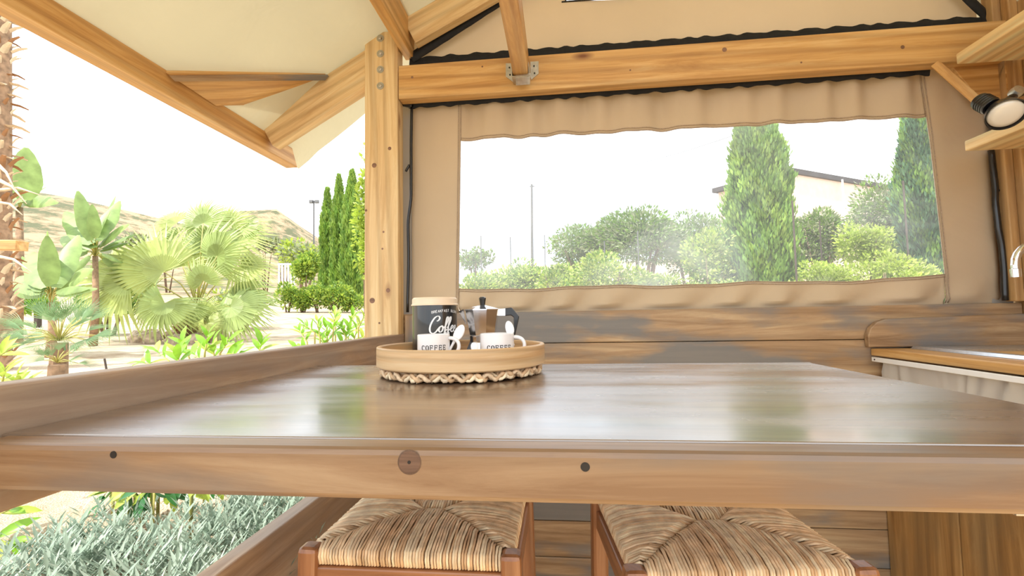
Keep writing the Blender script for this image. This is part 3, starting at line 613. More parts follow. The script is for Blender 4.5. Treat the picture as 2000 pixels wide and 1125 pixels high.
def spoon(pt_bowl,Yb,pt_end,Ye,label,wpx=.0115,L=.02,rollv=(0,-1,0)):
    B=on(*pt_bowl,1,Yb); Z=on(*pt_end,1,Ye); d=(B-Z).normalized()
    sp=empty('ceramic_spoon',Z,label,'spoon','white ceramic spoons')
    n=Vector(rollv); n=(n-d*n.dot(d)).normalized(); s=d.cross(n)
    q=MB(); N=18; rings=10; vs=[]
    for j in range(rings+1):
        t=j/rings; ang=t*math.pi
        for i in range(N):
            a=2*math.pi*i/N
            vs.append(B+d*(-math.cos(ang)*L)+ (s*math.cos(a)*wpx+n*math.sin(a)*wpx*.28+n*(-.004*math.sin(ang)))*max(.02,math.sin(ang)))
    q.add(vs,[(j*N+i,j*N+(i+1)%N,(j+1)*N+(i+1)%N,(j+1)*N+i) for j in range(rings) for i in range(N)]); q.build('spoon_bowl',ceramic,sp,smooth=True)
    q=MB(); q.tube([B-d*L*.9,B-d*L*1.4,lerp(B,Z,.6),Z],[.004,.0032,.003,.003],8); q.build('spoon_handle',ceramic,sp,smooth=True)
spoon((896,650),1.06,(876,688),1.05,'white ceramic spoon standing in the mug before the black tin',.0115,.021)
spoon((995,641),1.085,(1003,675),1.07,'white ceramic spoon standing in the mug before the moka pot',.0105,.019)
spoon((926,677),1.03,(932,693),1.02,'white ceramic spoon resting low in the tray between the two mugs',.0095,.011)
# moka pot
mc=on(943,640,1,1.20); mx_,my_=mc.x,1.20; Zm=lambda y:on(943,y,1,my_).z
mk=empty('moka_pot',(mx_,my_,TB),'faceted aluminium moka pot with black handle on the right of the tray','coffee pot')
k=1.20/FPX*1.0
def oct_(prof,name,par,sm=False,n=8,mat=alu): 
    q=MB(); q.lathe(prof,(0,0,0),n,a0=math.pi/8); o=q.build(name,mat,smooth=sm); o.location=(mx_,my_,0); setpar(o,par); return o
oct_([(.001,TB),(.047,TB),(.047,TB+.012),(.036,Zm(668)),(.034,Zm(665))],'boiler_base',mk)
q=MB(); q.lathe([(.034,Zm(667)),(.0345,Zm(666)),(.0345,Zm(655)),(.033,Zm(654))],(mx_,my_,0),40); q.build('collar_ring',alu,mk,smooth='auto')
oct_([(.034,Zm(654)),(.035,Zm(652)),(.046,Zm(606)),(.0465,Zm(604))],'pot_body',mk)
lid=oct_([(.048,Zm(606)),(.048,Zm(604)),(.030,Zm(600)),(.012,Zm(597)),(.008,Zm(596))],'pot_lid',mk)
q=MB(); q.lathe([(.006,Zm(603)),(.0065,Zm(596)),(.007,Zm(595)),(.0095,Zm(583)),(.0095,Zm(582)),(.006,Zm(580)),(.001,Zm(579.5))],(mx_,my_,0),8); q.build('knob',blackp,mk)
# spout on the left
a=on(896,608,1,1.2);b1=on(907,604,1,1.2);b2=on(908,634,1,1.2)
q=MB(); hw=.011
q.add([a,(b1.x,my_-hw,b1.z),(b1.x,my_+hw,b1.z),(b2.x+.004,my_-.002,b2.z),(b2.x+.004,my_+.002,b2.z)],[(0,1,3),(0,4,2),(0,3,4),(1,2,4,3)]); q.build('spout',alu,mk)
# handle
hb=[(985,602),(999,600.5),(1014,618),(1006,655),(1003,655),(1003,620),(998,616),(987,617),(985,617)]
q=MB(); q.prism([on(x,y,1,1.194) for x,y in hb],(0,.012,0)); q.build('handle',blackp,mk,bevel=.002)
hb=[(968,603),(987,602),(987,617),(968,617)]
q=MB(); q.prism([on(x,y,1,1.192) for x,y in hb],(0,.016,0)); q.build('handle_bracket',chrome,mk,bevel=.001)
# ---------------------------------------------------------------- stools
def make_stool():
    st=empty('rush_stool',(0,0,0))
    SW,SD=.404,.345; lz=.648
    for sx in (-1,1):
        for sy in (-1,1):
            def cut(x,y,z,sx=sx):
                return (x,y,z)
            tl_=MB(); w=.040
            x=sx*(SW/2-.0); y=sy*(SD/2-.0)
            l=timber('leg',(x+sx*.012,y+sy*.004,FL),(x,y,lz-(0 if sy<0 else .004)),w,w,beech,st,(0,1,0),bevel=.009)
    # seat rails
    for sy in (-1,1): tbox('seat_rail',(-SW/2+.015,sy*(SD/2)-.011,lz-.085),(SW/2-.015,sy*(SD/2)+.011,lz-.038),beech,st)
    for sx in (-1,1): tbox('seat_rail',(sx*(SW/2)-.011,-SD/2+.015,lz-.085),(sx*(SW/2)+.011,SD/2-.015,lz-.038),beech,st)
    for zz,axs in ((.32,0),(.22,0)):
        for sy in (-1,1): tbox('stretcher',(-SW/2+.01,sy*SD/2-.009,FL+zz-.015),(SW/2-.01,sy*SD/2+.009,FL+zz+.015),beech,st)
    # woven seat
    hx,hy=SW/2-.004,SD/2+.002; ridge=(hx-hy)
    def H(d): # d: distance from seat edge
        return .0-.004*0+.012*math.sin(min(1,d/.10)*math.pi/2)-.012*max(0,(d-.10)/.09)**1.5*.5
    q=MB(); pitch=.0060; rs=.0030
    def strand(side,t):
        # side 0 front,1 back (strands run in y at x=t); 2 left,3 right (strands run in x at y=t)
        if side<2:
            sg=-1 if side==0 else 1; edge=hy; lim=max(0,abs(t)-ridge); L=edge-lim
            f=lambda d:(t+random.uniform(-1,1)*.0004,sg*(edge-d))
        else:
            sg=-1 if side==2 else 1; edge=hx; lim=ridge+abs(t); L=edge-lim
            f=lambda d:(sg*(edge-d),t+random.uniform(-1,1)*.0004)
        if L<.004: return
        P=[]; dz=random.uniform(-.0007,.0007); sw=random.uniform(-.002,.002)
        nx,ny=(0,sg) if side<2 else (sg,0)
        x,y=f(0)
        P.append((x-nx*.010,y-ny*.010,lz-.036)); P.append((x+nx*.0035,y+ny*.0035,lz-.033)); P.append((x+nx*.008,y+ny*.008,lz-.018)); P.append((x+nx*.005,y+ny*.005,lz-.006+dz))
        n=max(2,int(L/.018))
        for i in range(1,n+1):
            d=L*i/n; x,y=f(d); tt=sw*math.sin(i*1.3)
            if side<2: x+=tt
            else: y+=tt
            P.append((x,y,lz+H(d)+dz-(.007 if i==n else 0)+(-.004 if side<2 and 0 else 0)))
        q.tube(P,[rs*random.uniform(.85,1.15)]*len(P),5,mi=random.choice([0,0,1,2,3,2]))
    n=int(2*(hx-.018)/pitch)
    for i in range(n+1):
        t=-hx+.018+2*(hx-.018)*i/n
        for s in (0,1): strand(s,t+random.uniform(-.0006,.0006))
    n=int(2*(hy-.018)/pitch)
    for i in range(n+1):
        t=-hy+.018+2*(hy-.018)*i/n
        for s in (2,3): strand(s,t+random.uniform(-.0006,.0006))
    so=q.build('rush_seat',rush,st,smooth=True)
    q=MB(); q.box((-hx+.01,-hy+.01,lz-.03),(hx-.01,hy-.01,lz-.006)); q.build('seat_filling',rush[1],so)
    return st
s1=make_stool(); s2=copy_tree(s1)
s1.location=(-.306,1.072,0); s2.location=(.305,1.052,0); s2.rotation_euler=(0,0,.10)
for o,t in ((s1,'woven rush stool under the table, nearer the low side board'),(s2,'woven rush stool under the table, nearer the kitchen cabinet')): tag(o,t,'stool','rush seated stools under the table')
# ---------------------------------------------------------------- kitchen
XC=1.305; ZC=.933
kc=empty('kitchen_cabinet',(1.55,1.4,FL),'wooden kitchen cabinet with plank front below the linen curtain','cabinet')
tbox('plank',(XC+.02,1.742,FL),(XC+.045,2.095,.55),cabwood,kc,axis=2); tbox('plank',(XC+.02,1.385,FL),(XC+.045,1.738,.55),cabwood,kc,axis=2); tbox('plank',(XC+.02,1.02,FL),(XC+.045,1.381,.55),cabwood,kc,axis=2); tbox('plank',(XC+.02,.64,FL),(XC+.045,1.016,.55),cabwood,kc,axis=2)
tbox('shelf_board',(XC+.05,.64,.50),(1.90,2.09,.53),cabwood,kc)
ct=tag(tbox('countertop',(XC,.60,ZC-.03),(1.90,2.098,ZC),honey),'wooden kitchen countertop around the steel sink','countertop')
bs=[on(x,y,1,2.075) for x,y in ((1696,678),(1694,655),(1700,640),(1712,629),(1730,623),(2010,612),(2010,675))]
for p in bs: p.z=max(p.z,ZC+.001)
bk=mesh_on_frame('backsplash_board',[Vector((p.x,2.070,p.z)) for p in bs],(0,.028,0),brown,xaxis=(1,0,0),bevel=.004); tag(bk,'wooden backsplash board with rounded corner behind the sink','board')
cu=empty('sink_curtain',(XC-.01,1.4,ZC-.03),'gathered grey linen curtain hanging below the countertop','curtain')
q=MB(); n=700; zs=np.linspace(ZC-.052,.53,9); Ys=np.linspace(2.07,.60,n)
def cf(y,v): return .026*(math.sin(y*84+3*math.sin(y*7))*.6+math.sin(y*139+1)*.3)*(.6+.6*v)*(.55+.45*math.sin(y*9+1))
q.add([(XC+.026+cf(y+.02*k_*math.sin(y*11),k_/8)-.004*0,y,z) for k_,z in enumerate(zs) for y in Ys],[(j*n+i,j*n+i+1,(j+1)*n+i+1,(j+1)*n+i) for j in range(8) for i in range(n-1)]); q.build('curtain_cloth',linen,cu,smooth=True)
q=MB(); q.box((XC-.016,.60,ZC-.052),(XC-.004,2.07,ZC-.034)); q.build('curtain_rail',whiterail,cu,bevel=.002)
disc_=MB(); disc_.lathe([(.003,0),(.003,.002)],(XC-.016,2.05,ZC-.043),10,M=Matrix.Rotation(-math.pi/2,3,'Y')); disc_.build('rail_screw',screwM,cu)
# sink
sk=empty('steel_sink',(1.66,1.5,ZC),'shiny stainless steel sink set into the countertop','sink')
q=MB(); sx0,sx1,sy0,sy1=1.425,1.87,.80,2.045; bx0,bx1,by0,by1=1.50,1.83,1.30,1.90; zt=ZC+.012
def rect(x0,x1,y0,y1,z): return [(x0,y0,z),(x1,y0,z),(x1,y1,z),(x0,y1,z)]
R4=rect(sx0,sx1,sy0,sy1,ZC+.001)+rect(sx0+.006,sx1-.006,sy0+.006,sy1-.006,zt)+rect(sx0+.02,sx1-.02,sy0+.02,sy1-.02,zt-.004)+rect(bx0,bx1,by0,by1,zt-.004)+rect(bx0+.02,bx1-.02,by0+.02,by1-.02,ZC-.02)
fs=[]
for a_ in range(4):
    for i in range(4): fs.append((a_*4+i,a_*4+(i+1)%4,(a_+1)*4+(i+1)%4,(a_+1)*4+i))
fs.append((16,17,18,19)); q.add(R4,fs); q.build('sink_basin',steel,sk,smooth='auto')
q=MB()
for i in range(7): q.bar((bx0+.02+i*.045,.86,zt-.003),(bx0+.02+i*.045,1.24,zt-.003),.01,.004)
q.build('drainer_ribs',steel,sk)
fa=empty('tap',(1.80,1.72,ZC),'curved chrome tap reaching over the sink','tap')
tipp=on(1984,538,1,1.72); up_=on(1985,505,1,1.72)
P=[tipp,Vector((tipp.x,1.72,tipp.z+.035))]
rad=.075
for i in range(0,13): a=math.pi-math.pi*i/12; P.append(Vector((tipp.x+rad+rad*math.cos(a),1.72,tipp.z+.035+rad*math.sin(a))))
P.append(Vector((tipp.x+2*rad,1.72,ZC+.03)))
q=MB(); q.tube(P,.0115,14); q.build('spout_pipe',chrome,fa,smooth='auto')
q=MB(); q.lathe([(.0145,-.006),(.0145,.022),(.012,.024)],tipp,24); q.build('aerator',chrome,fa,smooth='auto')
q=MB(); q.lathe([(.026,0),(.026,.05),(.018,.06)],(tipp.x+2*rad,1.72,ZC+.004),24); q.build('tap_base',chrome,fa,smooth='auto')
# shelves
def shelf(X,z,zt,Y1,label,cleat):
    s=empty('wall_shelf',(X,1.4,z),label,'shelf')
    o=timber('shelf_board',((X+1.90)/2,.5,(z+zt)/2),((X+1.90)/2,Y1,(z+zt)/2),1.90-X,zt-z,pale,s,bevel=.003)
    o.modifiers[0].width=.012 if False else .005
    for y in cleat: tbox('cleat',(X+.07,y,z-.030),(1.90,y+.04,z),pale,s)
    return s
shelf(1.600,2.068,2.112,1.95,'pale wooden wall shelf at the very top right, above the spotlight',(1.62,))
shelf(1.610,1.715,1.757,1.955,'pale wooden wall shelf directly below the spotlight',(1.70,))
# spotlight
lp=empty('spotlight',on(1990,185,1,1.72),'black and chrome spotlight clamped between the two pale shelves','lamp')
fc=on(1966,224,1,1.62); bc=on(1912,196,1,1.70); ax=(fc-bc).normalized()
zax=ax; ref=Vector((0,0,1)).cross(zax).normalized(); MM=Matrix((ref,zax.cross(ref),zax)).transposed()
L=(fc-bc).length
# turn the mouth towards the viewer a little
q=MB(); q.lathe([(.001,0),(.024,0),(.027,.004),(.028,L*.45),(.026,L*.48)],bc,40,M=MM); q.build('lamp_housing',blackp,lp,smooth='auto')
q=MB()
for i in range(4): q.lathe([(.0282,L*(.12+i*.08)),(.0295,L*(.13+i*.08)),(.0295,L*(.15+i*.08)),(.0282,L*(.16+i*.08))],bc,40,M=MM)
q.build('cooling_rib',blackp,lp,smooth='auto')
tilt=(ax*.62+(CAM-fc).normalized()*.62+Vector((0,0,-.25))).normalized(); ref=Vector((0,0,1)).cross(tilt).normalized(); M2=Matrix((ref,tilt.cross(ref),tilt)).transposed()
c2=fc-tilt*.062
q=MB(); q.lathe([(.026,0),(.034,.012),(.047,.038),(.051,.058),(.0525,.062),(.0505,.063),(.048,.058),(.044,.036),(.022,.012)],c2,48,M=M2); q.build('lamp_shade',blackp,lp,smooth='auto')
q=MB(); q.lathe([(.020,.010),(.043,.040),(.046,.052),(.043,.059),(.030,.064),(.012,.066),(.001,.0665)],c2,40,M=M2); q.build('bulb',bulbM,lp,smooth=True)
q=MB(); e1=on(1975,190,1,1.66); e2=on(2010,178,1,1.80); q.tube([c2,e1,e2,Vector((1.89,e2.y+.05,e2.z))],[.012,.010,.010,.010],12); q.build('lamp_arm',blackp,lp,smooth=True)
q=MB(); c=on(1985,180,1,1.68); q.lathe([(.001,-.014),(.017,-.013),(.019,0),(.017,.013),(.001,.014)],c,24,M=Matrix.Rotation(1.2,3,'X')); q.build('arm_joint',steel,lp,smooth='auto')

# ---------------------------------------------------------------- outdoors
def nrand(n): 
    v=RNG.normal(size=(n,3)); return v/np.linalg.norm(v,axis=1)[:,None]
def leafmesh(name,P,Dr,L,Wd,mats,mi,fold=.25,Nn=None):
    """P base points, Dr unit directions, arrays L, Wd; each leaf a bent diamond of two triangles pairs"""
    n=len(P); L=np.broadcast_to(L,(n,)).reshape(n,1); Wd=np.broadcast_to(Wd,(n,)).reshape(n,1)
    a=nrand(n) if Nn is None else Nn
    s=np.cross(Dr,a); s/= (np.linalg.norm(s,axis=1)[:,None]+1e-9); nn=np.cross(s,Dr)
    v=np.empty((n,4,3)); v[:,0]=P; v[:,1]=P+Dr*L*.45+s*Wd*.5+nn*Wd*fold; v[:,2]=P+Dr*L; v[:,3]=P+Dr*L*.45-s*Wd*.5+nn*Wd*fold
    me=D.meshes.new(name); me.vertices.add(4*n); me.vertices.foreach_set('co',v.reshape(-1).astype(np.float32))
    idx=np.arange(4*n).reshape(n,4); tri=np.concatenate([idx[:,[0,1,2]],idx[:,[0,2,3]]],1).reshape(-1)
    me.loops.add(6*n); me.loops.foreach_set('vertex_index',tri.astype(np.int32)); me.polygons.add(2*n)
    me.polygons.foreach_set('loop_start',(np.arange(2*n)*3).astype(np.int32)); me.polygons.foreach_set('loop_total',np.full(2*n,3,np.int32))
    for m_ in mats: me.materials.append(m_)
    me.polygons.foreach_set('material_index',np.repeat(mi,2).astype(np.int32)); me.update(calc_edges=True); return me
def addmesh(name,me,parent=None,loc=None):
    o=D.objects.new(name,me); COL.objects.link(o)
    if loc is not None:o.location=loc
    if parent:setpar(o,parent)
    return o
def blob(c,rx,ry,rz,n,L,Wd,mats,name,par,clump=14,up=.3):
    """foliage gathered in clumps inside an ellipsoid"""
    cc=nrand(clump)*(RNG.uniform(.35,.8,(clump,1))); k=RNG.integers(0,clump,n)
    cr_=RNG.uniform(.28,.5,clump)[k][:,None]
    dr=nrand(n); loc=cc[k]+dr*cr_*RNG.uniform(.75,1.05,(n,1))
    P=loc*np.array([rx,ry,rz])+np.array(c); Dr=dr+np.array([0,0,up])+.5*nrand(n); Dr/=np.linalg.norm(Dr,axis=1)[:,None]
    mi=RNG.choice(len(mats),n); l=L*RNG.uniform(.6,1.3,n)
    me=leafmesh(name,P,Dr,l,l*Wd,mats,mi); o=addmesh(name,me,par); tag(o,kind='stuff'); return o
def bush(name,px_,py_,wx,wy,dep,n,L,mats,label,cat,group=None,clump=14,stems=True,rzs=1,Wd=.5,base_z=None):
    """wx, wy: half size in photograph pixels at this distance"""
    c=atd(px_,py_,dep); k=dep/FPX; rx,rz=wx*k,wy*k*rzs; g0=gz(c.x,c.y)
    e=empty(name,(c.x,c.y,g0),label,cat,group)
    blob(c,rx,rx*.8,rz,n,L,Wd,mats,'foliage',e,clump)
    q=MB()
    for i in range(4):
        a=random.random()*6.28; q.tube([(c.x+.1*rx*math.cos(a),c.y+.1*rx*math.sin(a),g0-.05),(c.x+.3*rx*math.cos(a),c.y+.3*rx*math.sin(a),lerp(g0,c.z,.6)),(c.x+.55*rx*math.cos(a),c.y+.5*rx*math.sin(a),c.z+rz*.3)],[.05*rx+.01,.03*rx+.006,.004],6)
    q.build('stem',barkM,e,smooth=True)
    return e
def cypress(pxc,ytop,ybot,wpx,dep,n,L,label,group=None,mats=None):
    b=atd(pxc,ybot,dep); t=atd(pxc,ytop,dep); k=dep/FPX; R=wpx*k/2; g0=min(gz(b.x,b.y),b.z); H=t.z-g0
    e=empty('cypress',(b.x,b.y,g0),label,'tree',group)
    prof=lambda v: R*(np.minimum(1,(v+.02)*9)**.5)*np.where(v<.45,1,np.maximum(0.02,1-((v-.45)/.55)**1.9))
    v=RNG.uniform(0,1,n)**.9; a=RNG.uniform(0,2*np.pi,n)
    lump=1+.10*np.sin(a*3+v*14)+.10*np.sin(a*7-v*37)+.07*RNG.normal(size=n)
    r=prof(v)*lump*RNG.uniform(.80,1.0,n)
    P=np.stack([b.x+r*np.cos(a),b.y+r*np.sin(a),g0+.1+v*H*.97],1)
    Dr=np.stack([np.cos(a)*.32,np.sin(a)*.32,np.ones(n)],1)+.28*nrand(n); Dr/=np.linalg.norm(Dr,axis=1)[:,None]
    mats=mats or [G_cyp,G_cyp2]; mi=((np.sin(a*5+v*23)+.8*RNG.normal(size=n))>.3).astype(int)
    l=L*RNG.uniform(.6,1.3,n); tag(addmesh('foliage',leafmesh('foliage',P,Dr,l,l*.34,mats,mi),e),kind='stuff')
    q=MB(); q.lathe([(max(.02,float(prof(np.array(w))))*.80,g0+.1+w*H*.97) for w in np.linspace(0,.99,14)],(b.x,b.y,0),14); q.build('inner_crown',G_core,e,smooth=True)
    q=MB(); q.tube([(b.x,b.y,g0-.1),(b.x,b.y,g0+.4)],R*.16,8); q.build('trunk',barkM,e)
    return e
gcy='three cypresses left of the post'
cypress(638,365,566,25,28,9000,.26,'leftmost and shortest cypress of the three left of the post',gcy,mats=[G_cyp2,G_cyp])
cypress(661,338,572,27,27,9000,.26,'middle cypress of the three left of the post',gcy,mats=[G_cyp2,G_cyp])
cypress(687,328,585,38,26,12000,.26,'tallest rightmost cypress of the three left of the post',gcy,mats=[G_cyp2,G_cyp])
cypress(1492,150,600,112,11,30000,.15,'broad tall cypress seen through the clear window beside the house','cypresses beyond the window')
cypress(1822,140,590,90,11.5,26000,.15,'tall cypress at the right edge of the clear window','cypresses beyond the window',mats=[G_cyp3,G_cyp])
# --- fan palms
def fan_mesh(name,R,N=40,spread=math.radians(250),mats=None,droop=.25,w=1.0,split=.45,seed=0):
    rd=random.Random(seed); q=MB()
    for i in range(N):
        a=-spread/2+spread*i/(N-1); L=R*(.72+.28*math.cos(a*.62))*rd.uniform(.94,1.04); wd=R*spread/N*split*w
        d=Vector((math.cos(a),math.sin(a),0)); s=Vector((-math.sin(a),math.cos(a),0)); cup=.10
        p=lambda t,z: d*L*t+Vector((0,0,z*R))
        dr=droop*rd.uniform(.6,1.5)
        P=[(0,0,0),(.30,.05,1),(.62,.05-.25*dr,.60),(1,-.02-dr*1.1,.02)]
        vs=[]
        for (t,z,ww) in P:
            c=p(t,z); vs+=[c-s*wd*ww,c+Vector((0,0,-.012*R*ww)),c+s*wd*ww]
        q.add(vs,[(j*3+k,j*3+k+1,(j+1)*3+k+1,(j+1)*3+k) for j in range(3) for k in range(2)],0)
    return q
def place_fan(par,me,hub,dirv,nrm,base,petr=.012):
    x=Vector(dirv).normalized(); z=Vector(nrm); z=(z-x*z.dot(x)).normalized(); y=z.cross(x)
    M=Matrix((x,y,z)).transposed().to_4x4(); M.translation=hub
    o=D.objects.new('frond',me); COL.objects.link(o); o.matrix_basis=M; setpar(o,par)
    q=MB(); mid=(Vector(base)+Vector(hub))/2+Vector((0,0,.12*(Vector(hub)-Vector(base)).length)); q.tube([base,mid,hub],[petr*1.4,petr,petr*.7],5); q.build('petiole',stemM,o,smooth=True)
    return o
fanA=[fan_mesh('frond',1,seed=i,N=[40,34,30][i],split=.40,spread=math.radians([250,200,160][i])).build('frond',[G_fan if i%2 else G_fan2]) for i in range(3)]
fanM=[o.data for o in fanA]; [D.objects.remove(o) for o in fanA]
def scaled(me,s,mat):
    m2=me.copy(); m2.transform(Matrix.Scale(s,4)); m2.materials.clear(); m2.materials.append(mat); return m2
def fanpalm(label,crown,dep,base_xy,fr,rocks=True):
    cb=atd(*crown,dep); tb_=atd(*base_xy,dep); g0=gz(tb_.x,tb_.y)
    e=empty('fan_palm',(tb_.x,tb_.y,g0),label,'palm tree')
    q=MB(); N=18
    P=[lerp(Vector((tb_.x,tb_.y,g0-.1)),cb,t/N) for t in range(N+1)]
    q.tube(P,[.17*(1+.12*(i%2)) for i in range(N+1)],12); q.build('trunk',trunkM,e)
    for i in range(16):
        a=i*2.4; t=.15+.8*i/16; p=lerp(P[0],P[-1],t); d=Vector((math.cos(a),math.sin(a),.7)).normalized()
        q=MB(); q.bar(p+d*.10,p+d*.34,.09,.02); q.build('frond_base',husk if i%2 else huskd,e)
    cache={}
    for (hx,hy,dd,ang,Rpx,tilt,mk_) in fr:
        hub=atd(hx,hy,dep+dd); R=Rpx*.95*(dep+dd)/FPX; a=math.radians(ang)
        dirv=CR*math.cos(a)+CU*math.sin(a)+CF*(-.25 if dd<0 else .2)
        nr=(-CF)*math.cos(math.radians(tilt))+ (Vector((0,0,1)))*math.sin(math.radians(tilt))+CR*.15
        me=scaled(fanM[mk_%3],R,[G_fan,G_fan2,G_fan][mk_%3]); place_fan(e,me,hub,dirv,nr,cb)
    return e
FR=[(397,436,.2,95,66,15,0),(446,440,.6,75,56,20,1),(320,530,-.5,135,118,30,1),(252,548,-.7,183,140,25,1),(322,592,-.8,250,88,20,0),(397,548,-.9,100,52,5,0),(424,500,-.2,55,86,25,0),
(446,572,.1,-25,104,35,2),(455,470,.5,15,84,40,1),(344,436,.5,150,58,35,1),(470,446,.7,25,62,50,2),(357,520,.2,100,86,20,1),(400,490,.3,70,92,20,0),(470,520,.4,-10,78,45,1),(420,600,.3,-60,84,40,1),(370,590,-.4,-95,70,30,2),(330,480,.5,165,88,30,2),(450,600,-.1,-45,90,30,0),(300,575,.3,205,90,40,1)]
fanpalm('large fan palm with spreading pale green fronds in the garden',(385,600),9,(352,672),FR)
FR2=[(405,612,.1,20,36,20,0),(396,606,.1,90,40,20,0),(390,618,0,160,30,25,1),(410,625,0,-20,30,30,0),(400,630,-.1,240,26,30,0)]
c=atd(402,640,8.6)
e=empty('fan_palm',(c.x,c.y,gz(c.x,c.y)),'small young fan palm at the foot of the large fan palm','palm tree')
for (hx,hy,dd,ang,Rpx,tilt,k_) in FR2:
    a=math.radians(ang); place_fan(e,scaled(fanM[0],Rpx*8.6/FPX,G_fan2),atd(hx,hy+5,8.6+dd),CR*math.cos(a)+CU*math.sin(a),-CF+Vector((0,0,.4)),c,.008)
# rocks round the palm
for i in range(11):
    a=i/11*6.28; c=atd(350,672,9); p=Vector((c.x+.75*math.cos(a),c.y+.5*math.sin(a),0)); p.z=gz(p.x,p.y)+.05
    q=MB(); rd=random.Random(i); prof=[(.001,-.12),(.14,-.08),(.17*rd.uniform(.8,1.2),.02),(.11,.12*rd.uniform(.7,1.3)),(.001,.15)]; q.lathe(prof,p,7); 
    q.v=[(v[0]+rd.uniform(-.03,.03),v[1]+rd.uniform(-.03,.03),v[2]+rd.uniform(-.02,.02)) for v in q.v]
    tag(q.build('garden_rock',rockM),'rough pale rock in the ring round the large fan palm','rock','rocks round the fan palm')
# dwarf palm, close
def dwarf(cx,cy,dep,n,Rf,Rp,label,seed=1,mat=G_dwarf):
    rd=random.Random(seed); c=atd(cx,cy,dep); g0=gz(c.x,c.y); e=empty('dwarf_palm',(c.x,c.y,g0),label,'palm tree')
    q=MB(); q.tube([(c.x,c.y,g0-.05),(c.x,c.y,c.z-.02)],[.07,.06],9); q.build('trunk',trunkM,e)
    me=fan_mesh('frond',Rf,N=13,spread=math.radians(84),droop=.06,w=.30).build('frond',mat); m0=me.data; D.objects.remove(me)
    for i in range(n):
        a=i*2.39996; el=rd.uniform(-.15,1.15) ; d=Vector((math.cos(a)*math.cos(el),math.sin(a)*math.cos(el),math.sin(el)))
        hub=c+d*Rp*rd.uniform(.8,1.15); side=Vector((0,0,1)) if el<.9 else Vector((math.cos(a+1),math.sin(a+1),0)); place_fan(e,m0,hub,d,side+(-CF)*.6,c,.004)
    return e
dwarf(116,665,4.0,34,.23,.24,'dark green dwarf fan palm in front of the sandy ground at left')
dwarf(112,708,3.9,12,.16,.12,'small dark green palm offshoot below the dwarf fan palm',3)
# broad leaved plants (banana like)
def blade_mesh(name,L,Wd,droop,mat,seed=0,notch=True):
    rd=random.Random(seed); q=MB(); n=9; vs=[]
    for i in range(n+1):
        t=i/n; w=Wd*math.sin(math.pi*min(1,t*.92+.06))**.7*(1-.25*t); x=L*t; z=-droop*L*t*t
        nt=rd.uniform(.82,1) if notch and 1<i<n else 1
        vs+=[(x,-w*nt,z-.18*w),(x,-w*.5,z-.02*w),(x,0,z-.03*Wd),(x,w*.5,z-.02*w),(x,w*nt,z-.18*w)]
    q.add(vs,[(j*5+k,j*5+k+1,(j+1)*5+k+1,(j+1)*5+k) for j in range(n) for k in range(4)]); o=q.build(name,mat,smooth=True); me=o.data; D.objects.remove(o); return me
def setM(o,p,x,z):
    x=Vector(x).normalized(); z=Vector(z); z=(z-x*z.dot(x)); z=z.normalized() if z.length>1e-3 else Vector((1,0,0)); y=z.cross(x); M=Matrix((x,y,z)).transposed().to_4x4(); M.translation=p; o.matrix_basis=M
def broadleaf(label,crown,dep,base_,lv,trunkr=.05,Wk=.19):
    c=atd(*crown,dep); g0=gz(c.x,c.y); e=empty('broad_leaf_plant',(c.x,c.y,g0),label,'plant','broad leaved garden plants')
    b=atd(*base_,dep); b.z=min(b.z,gz(b.x,b.y))
    q=MB(); q.tube([b,lerp(b,c,.5)+Vector((.03,0,0)),c],[trunkr*1.3,trunkr,trunkr*.8],9); q.build('trunk',trunkM,e,smooth=True)
    for i,(x0,y0,x1,y1,sp_) in enumerate(lv):
        p0=atd(x0,y0,dep+(.2 if i%2 else -.25)); p1=atd(x1,y1,dep+(.3 if i%3 else -.4)); L=(p1-p0).length
        o=D.objects.new('leaf',blade_mesh('leaf',L,L*Wk*sp_,.10,G_ban,i)); COL.objects.link(o); setM(o,p0,p1-p0,(-CF)*(.9)+Vector((0,0,.5))+CR*((-1)**i*.5)); setpar(o,e)
        q=MB(); q.tube([c,lerp(c,p0,.6)+Vector((0,0,.04)),p0],[.016,.012,.008],5); q.build('leaf_stalk',stemM,o,smooth=True)
broadleaf('tall broad leaved plant with one large upright leaf at the far left',(38,405),8,(38,560),[(46,390,46,288,1.7),(44,392,88,360,.9),(40,395,8,352,.9),(46,392,96,388,.7),(36,398,2,402,.7),(42,395,66,345,1.1)],.06)
broadleaf('broad leaved plant with a cluster of upright leaves left of the fan palm',(186,500),8,(184,610),[(178,470,150,372,1.0),(190,470,214,380,1.0),(182,475,136,420,1.0),(194,478,236,432,.9),(176,485,112,450,1.0),(196,490,250,470,.9),(186,465,178,400,1.1),(172,492,108,500,.9),(198,496,246,510,.9),(188,470,200,408,1.2),(180,485,120,400,.8),(200,485,262,452,.8),(176,500,130,540,.8),(200,505,250,545,.8),(190,470,232,385,.8)],.05)
broadleaf('broad leaved plant with pale leaves behind the dwarf palm',(100,590),6.5,(100,650),[(98,560,88,462,1.1),(104,560,136,478,1.3),(92,560,52,480,1.0),(108,565,160,520,1.0),(88,568,22,528,1.0),(84,575,10,560,1.0),(110,570,165,560,.8),(100,555,112,500,1.1),(90,565,60,510,1.1),(96,560,70,450,.9),(110,562,150,450,.8),(86,575,30,500,.9),(112,575,180,560,.7)],.05)
